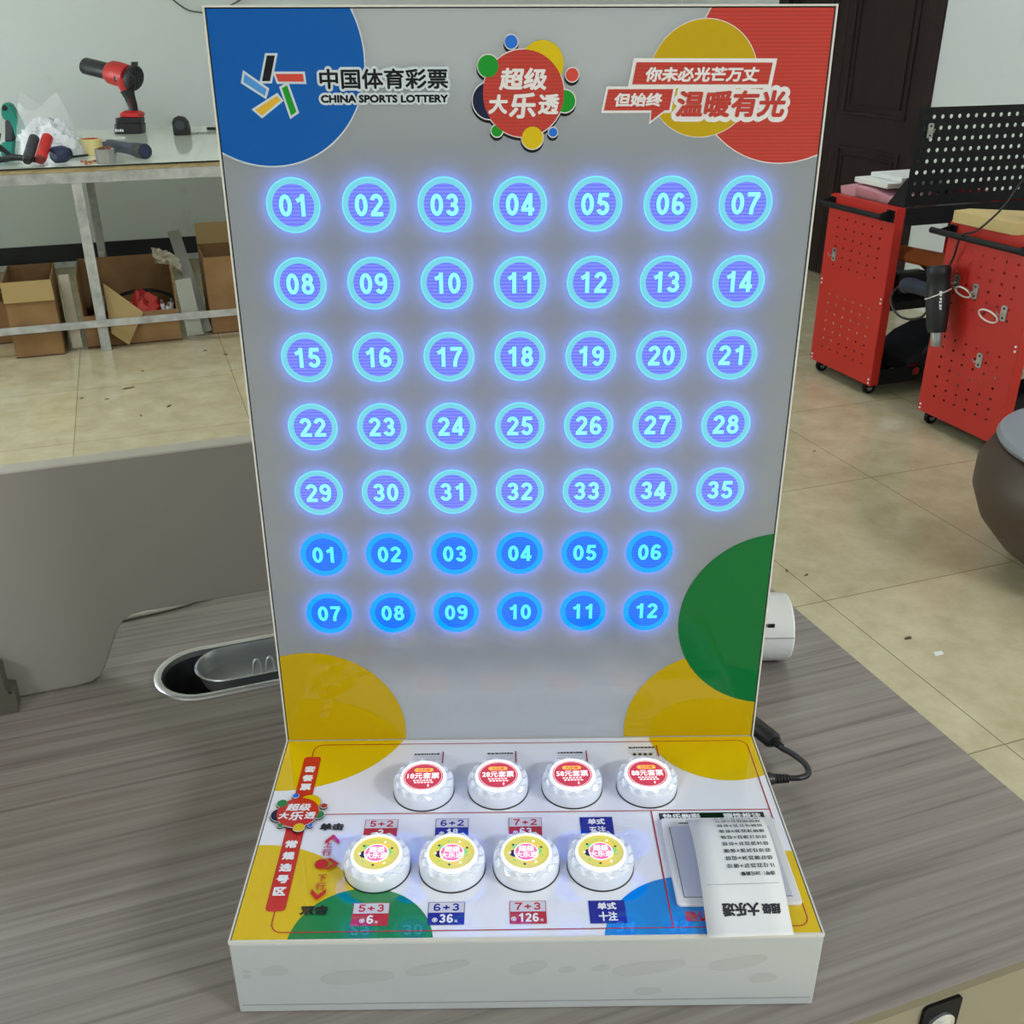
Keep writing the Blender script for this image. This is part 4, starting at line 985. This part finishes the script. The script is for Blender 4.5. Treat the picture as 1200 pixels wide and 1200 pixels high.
b = MB(); blob(b, (0, 0, 0), .12, .09, .19, mat('red_fabric', (176, 42, 34), 0.6), 11, 24, .16)
o = b.build('red_bag', None, R(-.265, 4.50, .0062), (0, 0, RA)); tag(o, 'crumpled red bag inside the wide open cardboard box', 'bag')
b = MB(); hp = [R(-.265 + .155 * math.cos(a_ * 2 * PI / 20) , 4.615 + .13 * math.sin(a_ * 2 * PI / 20), .125 + .045 * math.sin(a_ * 2 * PI / 20)) for a_ in range(21)]
b.tube(hp, .008, TBK, 8); tag(b.build('black_hose'), 'black hose loop behind the red bag in the cardboard box', 'hose')
for k, (u, v) in enumerate(((-.165, 4.47), (-.145, 4.50), (-.185, 4.46), (-.135, 4.46))):
    b = MB(); b.cyl((0, 0, 0), (0, 0, .165), .010, WPR, 12); b.cyl((0, 0, .165), (0, 0, .185), .006, STEEL, 10)
    tag(b.build('white_stick', None, R(u, v, .0062), (.25, .15 * k, 0)), 'small white capped stick at the right inside the wide cardboard box', 'stick', 'white capped sticks in the wide box')
t = carton('cardboard_box', .195, 4.60, .32, .36, .37, 'upright cardboard box with raised back flap next to the machine edge', flaps=([(-.16, .18, .37), (.16, .18, .37), (.16, .20, .47), (-.16, .20, .47)],))
t = carton('cardboard_box', -.995, 4.74, .26, .3, .20, 'low cardboard box at the left picture edge under the bench')
# leaning plastic strips and film
def plank(name, a, c, wd, th, m, label):
    b = MB(); a, c = Vector(a), Vector(c); ax = (c - a).normalized(); sx = UX.copy(); n_ = ax.cross(sx).normalized(); sx = n_.cross(ax).normalized()
    P_ = [a + sx * wd * s_ + n_ * th * t_ for s_, t_ in ((-.5, -.5), (.5, -.5), (.5, .5), (-.5, .5))]; Q_ = [p + (c - a) for p in P_]
    b.mesh(P_ + Q_, ((0, 3, 2, 1), (4, 5, 6, 7), (0, 1, 5, 4), (1, 2, 6, 5), (2, 3, 7, 6), (3, 0, 4, 7)), m); return tag(b.build(name, bevel=0.002), label, 'strip')
plank('plastic_strip', R(.005, 4.40, .02), R(-.075, 4.62, .47), .055, .012, mat('grey_plastic_strip', (122, 122, 114), 0.3), 'grey plastic strip leaning between two cardboard boxes under the bench')
plank('plastic_strip', R(-.050, 4.36, .02), R(-.072, 4.395, .285), .075, .010, mat('pale_plastic_strip', (158, 160, 148), 0.25), 'pale plastic panel leaning on the right side of the wide box')
plank('cardboard_strip', R(-.58, 4.36, .012), R(-.590, 4.47, .33), .045, .006, mat('pale_strip', (172, 164, 140), 0.5), 'pale strip leaning between the tall box and the wide box')
b = MB(); rnd = random.Random(8); gx, gy = 12, 7
V_ = [[R(-.185 + .115 * i / gx + rnd.uniform(-.008, .008), 4.50 + rnd.uniform(-.02, .02), .345 + .07 * j / gy - .06 * (i / gx) ** 2 + rnd.uniform(-.008, .008)) for j in range(gy + 1)] for i in range(gx + 1)]
b.mesh([p for r in V_ for p in r], [(i * (gy + 1) + j, (i + 1) * (gy + 1) + j, (i + 1) * (gy + 1) + j + 1, i * (gy + 1) + j + 1) for i in range(gx) for j in range(gy)], mat('crumpled_film', (206, 200, 176), 0.2, alpha=0.55), True)
tag(b.build('plastic_film', sharp=180), 'crumpled clear plastic film stuck on the rim of the wide box', 'film')
# scraps on the floor
DEB = mat('brown_scrap', (96, 76, 50), 0.8)
for k, (u, v, a_, s_) in enumerate(((-.374, 3.698, .3, 1.6), (-.225, 3.408, 1.1, 1.2), (-.458, 3.581, .2, .6), (-.027, 4.145, .5, 1.0), (-.334, 3.334, 2.0, .7), (-.556, 3.629, .1, .6), (-.31, 3.92, .7, .6), (.06, 4.05, 2.4, 1.2), (1.311, 1.407, .9, .5), (1.348, 1.367, .2, .5), (1.397, 1.01, .2, .8), (1.899, 2.121, 0, .5))):
    b = MB(); rnd = random.Random(k); P_ = [(.016 * s_ * math.cos(j * PI / 3) * rnd.uniform(.5, 1.2), .007 * s_ * math.sin(j * PI / 3) * rnd.uniform(.5, 1.3)) for j in range(6)]
    b.prism(P_, lambda x, y: (x, y, .0002), lambda x, y: (x, y, .002 + .001 * math.sin(x * 300)), DEB)
    o = b.build('floor_scrap', None, R(u, v, 0), (0, 0, RA + a_)); tag(o, 'tiny brown scrap lying on the beige floor tiles', 'scrap', 'scraps on the tiled floor')
b = MB(); b.prism([(-.015, -.006), (.010, -.008), (.016, .004), (-.008, .008)], lambda x, y: (x, y, .0002), lambda x, y: (x, y, .002), WPR); tag(b.build('paper_scrap', None, R(1.419, .93, 0), (0, 0, .4)), 'small white paper scrap on the floor right of the desk', 'scrap')

# ------------------------------------------------------------------ red tool carts
CRED = mat('cart_red', (188, 36, 27), 0.42); CBK = mat('cart_black', (12, 13, 17), 0.5, spec=0.3); HUB = mat('caster_grey', (150, 152, 156), 0.4); ZINC = mat('zinc', (190, 190, 186), 0.3, 0.9)
def plate(b, us, vs_, holes, r, F, m):                 # sheet with real round holes: holes(i, j) says which cells have one
    for i in range(len(us) - 1):
        for j in range(len(vs_) - 1):
            x0, x1, y0, y1 = us[i], us[i + 1], vs_[j], vs_[j + 1]
            if not holes(i, j): b.face([F(x0, y0), F(x1, y0), F(x1, y1), F(x0, y1)], m); continue
            cx, cy = (x0 + x1) / 2, (y0 + y1) / 2
            O = [(x1, cy), (x1, y1), (cx, y1), (x0, y1), (x0, cy), (x0, y0), (cx, y0), (x1, y0)]
            I = [(cx + r * math.cos(k * PI / 4), cy + r * math.sin(k * PI / 4)) for k in range(8)]
            b.mesh([F(*p) for p in O + I], [(k, (k + 1) % 8, 8 + (k + 1) % 8, 8 + k) for k in range(8)], m)
def cart(u0, vc, label, peg):
    t = empty('tool_cart', R(u0, vc, 0), RA, label, 'tool cart', 'red tool carts'); HWv, LU = .203, .66
    cols = [-HWv] + [-.1575 + .0525 * k for k in range(7)] + [HWv]
    rows = [.05, .105] + [.105 + .0375 * k for k in range(1, 8)] + [.452] + [.452 + .0375 * k for k in range(1, 7)] + [.743]
    hr = set(range(1, 8)) | set(range(9, 15))
    for side, uu in ((0, 0.0), (1, LU)):
        b = MB(); plate(b, cols, rows, lambda i, j: 1 <= i <= 6 and j in hr, .0052, lambda x, y: (uu, x, y), CRED)
        bmesh.ops.remove_doubles(b.bm, verts=b.bm.verts[:], dist=1e-5); p = b.build('end_panel', t, solid=.0016)
        b = MB(); s_ = 1 if side == 0 else -1
        for v_ in (-HWv, HWv): b.box((min(uu, uu + s_ * .038), v_ - .0008, .05), (max(uu, uu + s_ * .038), v_ + .0008, .743), CRED)
        b.box((min(uu, uu + s_ * .03), -HWv, .7425), (max(uu, uu + s_ * .03), HWv, .744), CRED); b.build('flange', p)
        if side == 0:
            for v_, z_ in ((-HWv + .012, .722), (-HWv + .012, .700), (HWv - .012, .40), (HWv - .012, .384), (-HWv + .012, .40), (-HWv + .012, .384), (-HWv + .012, .075), (-HWv + .012, .060), (HWv - .012, .075), (HWv - .012, .060)):
                b = MB(); b.lathe([(.0045, .0008), (.0040, .003)], (0, v_, z_), WPR, 10, (-1, 0, 0)); b.build('bolt', p)
    for nm, z0, z1, zz in (('top_tray', .676, .742, .70), ('middle_shelf', .352, .384, .36), ('bottom_tray', .050, .112, .06)):
        b = MB()
        b.box((.0012, -HWv + .002, zz), (LU - .0012, HWv - .002, zz + .002), CBK)
        b.box((.0392, -HWv + .0005, z0), (LU - .0392, -HWv + .0025, z1), CBK); b.box((.0392, HWv - .0025, z0), (LU - .0392, HWv - .0005, z1), CBK)
        b.build(nm, t)
    b = MB(); hv = .0 + (.235 if peg else .235)
    b.tube([(-.052, -HWv + .02, .712), (-.052, hv, .712)], .0105, CBK, 14); hd = b.build('handle', t)
    for v_, sg in ((-HWv + .03, 1), (HWv - .015, 1)):
        b = MB(); b.prism([(-.001, -.024), (-.001, .024), (-.052, .0115), (-.062, 0), (-.052, -.0115)], lambda x, y: (x, v_ - .002, .712 + y), lambda x, y: (x, v_ + .002, .712 + y), CBK); b.prism([(v_ - .022, -.022), (v_ + .022, -.022), (v_ + .022, .022), (v_ - .022, .022)], lambda x, y: (-.0045, x, .712 + y), lambda x, y: (-.001, x, .712 + y), CBK); b.build('handle_bracket', hd)
    for uu in (.035, LU - .035):
        for v_ in (-.155, .165):
            b = MB(); b.box((uu - .018, v_ - .014, .030), (uu + .018, v_ - .011, .0495), CBK); b.box((uu - .018, v_ + .011, .030), (uu + .018, v_ + .014, .0495), CBK); b.box((uu - .02, v_ - .018, .046), (uu + .02, v_ + .018, .0499), CBK)
            c_ = b.build('caster', t)
            b = MB(); b.lathe([(.018, -.009), (.0255, -.008), (.0265, 0), (.0255, .008), (.018, .009)], (uu, v_, .0265), CBK, 24, (0, 1, 0)); b.lathe([(.013, -.0095), (.013, .0095)], (uu, v_, .0265), HUB, 16, (0, 1, 0)); b.build('wheel', c_)
    if peg:
        us = [.032] + [.045 + .0383 * k for k in range(17)] + [.70]
        zs = [.748, .772] + [.772 + .0385 * k for k in range(1, 9)] + [1.094]
        b = MB(); plate(b, us, zs, lambda i, j: 1 <= i <= 16 and 1 <= j <= 8, .0078, lambda x, y: (x, -HWv + .004, y), CBK)
        bmesh.ops.remove_doubles(b.bm, verts=b.bm.verts[:], dist=1e-5); p = b.build('pegboard', t, solid=.0014)
        b = MB(); b.prism([(-HWv + .004, .744), (-HWv + .1, .744), (-HWv + .012, .85), (-HWv + .004, .85)], lambda x, y: (.0325, x, y), lambda x, y: (.0345, x, y), CBK); b.build('gusset', p)
    return t
C1U, C1V, C2V = 2.44, 2.732, 2.043
cart(C1U, C1V, 'red perforated tool cart with tall black pegboard, standing near the brown door', True)
cart(C1U, C2V, 'red perforated tool cart with cardboard slab on top, nearer the round stool', False)

# on and in the carts
def sheetpile(name, pts, z, h, m, label, cat):
    b = MB(); b.prism(pts, lambda x, y: R(x, y, z), lambda x, y: R(x, y, z + h), m); return tag(b.build(name, bevel=0.003), label, cat)
PNK = mat('pink_cloth', (206, 150, 160), 0.8); PPW = mat('white_paper', (222, 224, 218), 0.7)
b = MB(); n = 16; rows_ = []
for i in range(n + 1):
    f = i / n; v = 2.922 - .300 * f; zc = .768 + .022 * math.sin(f * 2.6 + .3) - .012 * f
    rows_.append([R(2.47 + .006 * math.sin(9 * f), v, zc), R(2.60, v + .01, zc + .006), R(2.72, v + .02, zc + .004), R(2.72, v + .02, .704), R(2.60, v + .01, .704), R(2.485, v, .704 + (.03 if 2 < i else 0))])
b.ring_loft(rows_, PNK); tag(b.build('pink_cloth', sharp=60), 'folded pink cloth lying under the white papers on the tool cart', 'cloth')
sheetpile('paper_stack', [(2.50, 2.88), (2.49, 2.665), (2.74, 2.66), (2.75, 2.90)], .793, .020, PPW, 'lower white paper stack lying on the pink cloth', 'paper stack')
sheetpile('paper_stack', [(2.56, 2.86), (2.55, 2.66), (2.80, 2.65), (2.81, 2.87)], .8135, .018, PPW, 'middle white paper stack on the cart beside the pegboard', 'paper stack')
sheetpile('paper_stack', [(2.66, 2.74), (2.65, 2.65), (2.86, 2.64), (2.87, 2.75)], .832, .016, PPW, 'topmost small white paper stack next to the pegboard', 'paper stack')
b = MB(); KR = mat('kraft_board', (204, 180, 124), 0.75); KE = mat('kraft_edge', (184, 150, 92), 0.75)
ppt = [(2.425, 2.225), (2.50, 2.235), (2.75, 2.05), (2.74, 1.86), (2.435, 1.955)]
b.prism(ppt, lambda x, y: R(x, y, .7445), lambda x, y: R(x, y, .785), KR); tag(b.build('cardboard_slab', bevel=0.002), 'thick beige cardboard slab lying across the top of the nearer cart', 'cardboard')
t = empty('black_power_tool', R(2.52, 1.90, .786), RA, 'black power tool resting on the cardboard slab at the right picture edge', 'tool')
b = MB(); b.lathe([(.030, -.10), (.042, -.09), (.045, .03), (.03, .09)], (.03, -.01, .046), TBK, 20, (.3, -1, 0)); b.build('body', t)
b = MB(); b.tube([(.03, -.06, .045), (.10, -.08, .03)], .022, TGY, 12); b.build('grip', t)
# orange tool on the middle shelf of the farther cart
ORG = mat('orange_plastic', (196, 100, 40), 0.45)
t = empty('orange_saw', R(2.80, 2.72, .362), RA, 'orange and black saw case lying on the middle shelf of the farther cart', 'saw')
b = MB(); b.prism([(-.16, .175), (-.12, .192), (.16, .13), (.17, .07), (.06, .035), (.02, .075), (-.02, .105), (-.16, .14)], lambda x, y: (x, -.04, y), lambda x, y: (x, .04, y), ORG); b.build('casing', t, bevel=0.008)
b = MB(); b.box((-.16, -.03, 0), (-.02, .03, .09), TBK); b.box((.01, -.03, 0), (.05, .03, .09), TBK); b.build('motor_block', t, bevel=0.006)
b = MB(); b.box((.055, -.032, .0), (.15, .032, .075), ORG); b.build('guard', t, bevel=0.004)
# bottom tray of the farther cart
t = empty('black_tool_bag', R(2.80, 2.68, .0622), RA, 'slouching black tool bag in the bottom tray of the farther cart', 'tool bag')
b = MB(); b.prism([(-.16, 0), (.16, 0), (.17, .15), (.05, .17), (-.06, .13), (-.16, .06)], lambda x, y: (x, -.12, y), lambda x, y: (x, .12, y), mat('black_fabric', (34, 36, 42), 0.8)); b.build('bag_body', t, bevel=0.02, seg=3)
b = MB(); b.tube(smooth_path([(-.10, -.125, .09), (-.06, -.13, .135), (.0, -.13, .15), (.06, -.125, .14)]), .006, TGY, 8); b.build('strap', t)
b = MB(); b.lathe([(.001, -.026), (.014, -.022), (.024, -.010), (.026, 0), (.024, .010), (.014, .022), (.001, .026)], (0, 0, .026), mat('dark_red_ball', (150, 22, 30), 0.25), 20); tag(b.build('red_ball', None, R(2.66, 2.548, .0622)), 'small dark red ball at the front of the bottom cart tray', 'ball')
for k in range(5):
    b = MB(); b.tube([(-.02, 0, .008), (.02, 0, .008)], .008, ZINC, 10); tag(b.build('metal_socket', None, R(2.56 + .022 * k, 2.60 + .012 * (k % 2), .0622), (0, 0, k * .7)), 'shiny metal socket lying in the bottom tray of the farther cart', 'socket', 'metal sockets in the cart tray')
# heat gun hanging from the nearer cart
hg0, hg1 = Vector(R(2.372, 2.192, .605)), Vector(R(2.372, 2.146, .380)); HB = mat('heat_gun_black', (20, 23, 28), 0.5); HBL = mat('heat_gun_blue', (30, 40, 60), 0.5)
t = empty('heat_gun', R(2.385, 2.17, .34), 0, 'dark heat gun with silver nozzle hanging from the nearer red cart', 'heat gun'); off = -t.location
ax = hg1 - hg0; LN = ax.length
b = MB(); b.lathe([(.036, 0), (.0410, .008), (.0410, .03), (.0385, .034), (.0400, .08), (.0400, .15), (.034, .215), (.0300, LN)], hg0 + off, HB, 28, ax); bo = b.build('barrel', t)
b = MB(); b.lathe([(.0200, LN - .002), (.0200, LN + .02), (.0190, LN + .045), (.0165, LN + .05), (.014, LN + .03)], hg0 + off, STEEL, 24, ax, cap0=False); tag(b.build('nozzle', t), 'silver nozzle')
b = MB(); b.tube(smooth_path([R(2.385, 2.195, .520) + off, R(2.39, 2.26, .505) + off, R(2.40, 2.34, .500) + off, R(2.405, 2.385, .490) + off], 4), [.029, .029, .028, .027, .027, .026, .026, .027, .028, .028, .029, .029, .024][:13], HBL, 16); b.build('grip', t)
b = MB(); b.tube(smooth_path([R(2.405, 2.385, .485) + off, R(2.41, 2.425, .475) + off, R(2.41, 2.452, .43) + off, R(2.41, 2.42, .385) + off, R(2.41, 2.36, .372) + off, R(2.41, 2.28, .395) + off, R(2.42, 2.245, .45) + off]), .0045, TBK, 8); b.build('power_cord', t)
cx_ = (hg0 + hg1) / 2; tdir = ax.normalized(); vd = (cam.location - cx_).normalized(); nrm = (vd - tdir * vd.dot(tdir)).normalized(); sd = tdir.cross(nrm)
a = Art(lambda x, y, h=0: cx_ + off + tdir * x + (nrm * math.cos(y / .040) + sd * math.sin(y / .040)) * (.0403 + h), h0=.0001)
for k in range(6): a.poly([(-.030 + k * .0115, -.013), (-.0205 + k * .0115 - .003 * (k % 2), -.013), (-.0205 + k * .0115 - .003 * (k % 2), -.004 - .002 * (k % 3)), (-.030 + k * .0115, -.004)], WPR)
a.build('barrel_marking', bo)
b = MB(); e1 = nrm; e2 = sd
b.tube([cx_ + off - tdir * (.018 - .016 * math.sin(k * 2 * PI / 28)) + (e1 * math.cos(k * 2 * PI / 28) + e2 * math.sin(k * 2 * PI / 28)) * .0425 for k in range(29)], .0022, mat('white_cable_tie', (222, 220, 216), 0.4), 8); tag(b.build('cable_tie', t), 'white cable tie around the barrel')
# hooks and ties on the cart panels
ZT = mat('white_cable_tie', (222, 220, 216), 0.4)
def hook(u, v, z, label, loop=None, pl='end'):
    t = empty('peg_hook', R(u, v, z), RA if pl == 'end' else RA + PI / 2, label, 'hook', 'peg hooks on the carts'); s_ = -1
    b = MB(); b.prism(rrect(-.013, -.026, .013, .026, .008), lambda x, y: (-.0012, x, y), lambda x, y: (-.0042, x, y), ZINC); p = b.build('back_plate', t)
    for z_ in (.016, -.016):
        b = MB(); b.lathe([(.0045, .0042), (.004, .0062)], (0, 0, z_), TGY, 10, (-1, 0, 0)); b.build('screw', p)
    b = MB(); b.tube(smooth_path([(-.004, 0, .0), (-.022, .002, -.004), (-.030, .004, .008)], 4), .0025, ZINC, 8); b.build('prong', t)
    if loop:
        b = MB(); w_, h_, dv_, dz_ = loop; b.tube([(-.012 - .012 * math.sin(k * 2 * PI / 24), dv_ + w_ * math.cos(k * 2 * PI / 24), dz_ + h_ * math.sin(k * 2 * PI / 24)) for k in range(25)], .0032, ZT, 8)
        tie = b.build('cable_tie', t); tag(tie, 'white looped cable tie')
hook(C1U, 2.862, .512, 'zinc peg hook on the left side of the farther red cart panel')
hook(C1U, 2.165, .548, 'zinc peg hook directly right of the heat gun barrel', (.045, .014, .06, -.035))
hook(C1U, 2.072, .536, 'dark zinc peg hook with small tie loop on the nearer cart', (.036, .018, .046, -.012))
hook(C1U, 1.930, .494, 'zinc peg hook with the largest white tie loop on the nearer cart', (.042, .022, .055, -.022))
hook(C1U, 1.993, .313, 'lowest zinc peg hook on the nearer red cart panel')
hook(2.532, C1V - .203 + .004 - .0006, 1.014, 'zinc peg hook on the upper left of the black pegboard', pl='peg')
b = MB(); b.tube(smooth_path([R(2.44, 1.90, 1.00), R(2.41, 1.945, .91), R(2.385, 1.975, .83), R(2.365, 2.04, .752), R(2.37, 2.10, .729), R(2.40, 2.15, .70), R(2.42, 2.18, .64), R(2.415, 2.19, .60)]), .0035, TBK, 8); tag(b.build('black_cable'), 'black cable draped over the handle of the nearer cart', 'cable')

# round stool
t = empty('round_stool', (1.60, 1.70, 0), 0, 'round brown tub stool with grey seat at the right picture edge', 'stool')
BRN = mat('brown_vinyl', (66, 52, 38), 0.5); SEATG = mat('grey_seat', (134, 140, 148), 0.45)
b = MB(); b.lathe([(.16, .045), (.20, .05), (.255, .09), (.315, .16), (.345, .235), (.345, .30), (.318, .355), (.30, .37)], (0, 0, 0), BRN, 64); b.build('tub', t)
b = MB(); b.lathe([(.285, .368), (.306, .374), (.312, .385), (.305, .397), (.285, .402), (.20, .392), (.08, .386)], (0, 0, 0), SEATG, 64); b.build('seat', t)
for k in range(5):
    an = 2 * PI * k / 5 + 3.6; b = MB(); b.cyl((.17 * math.cos(an), .17 * math.sin(an), 0), (.17 * math.cos(an), .17 * math.sin(an), .046), .028, TBK, 18); b.build('foot', t)
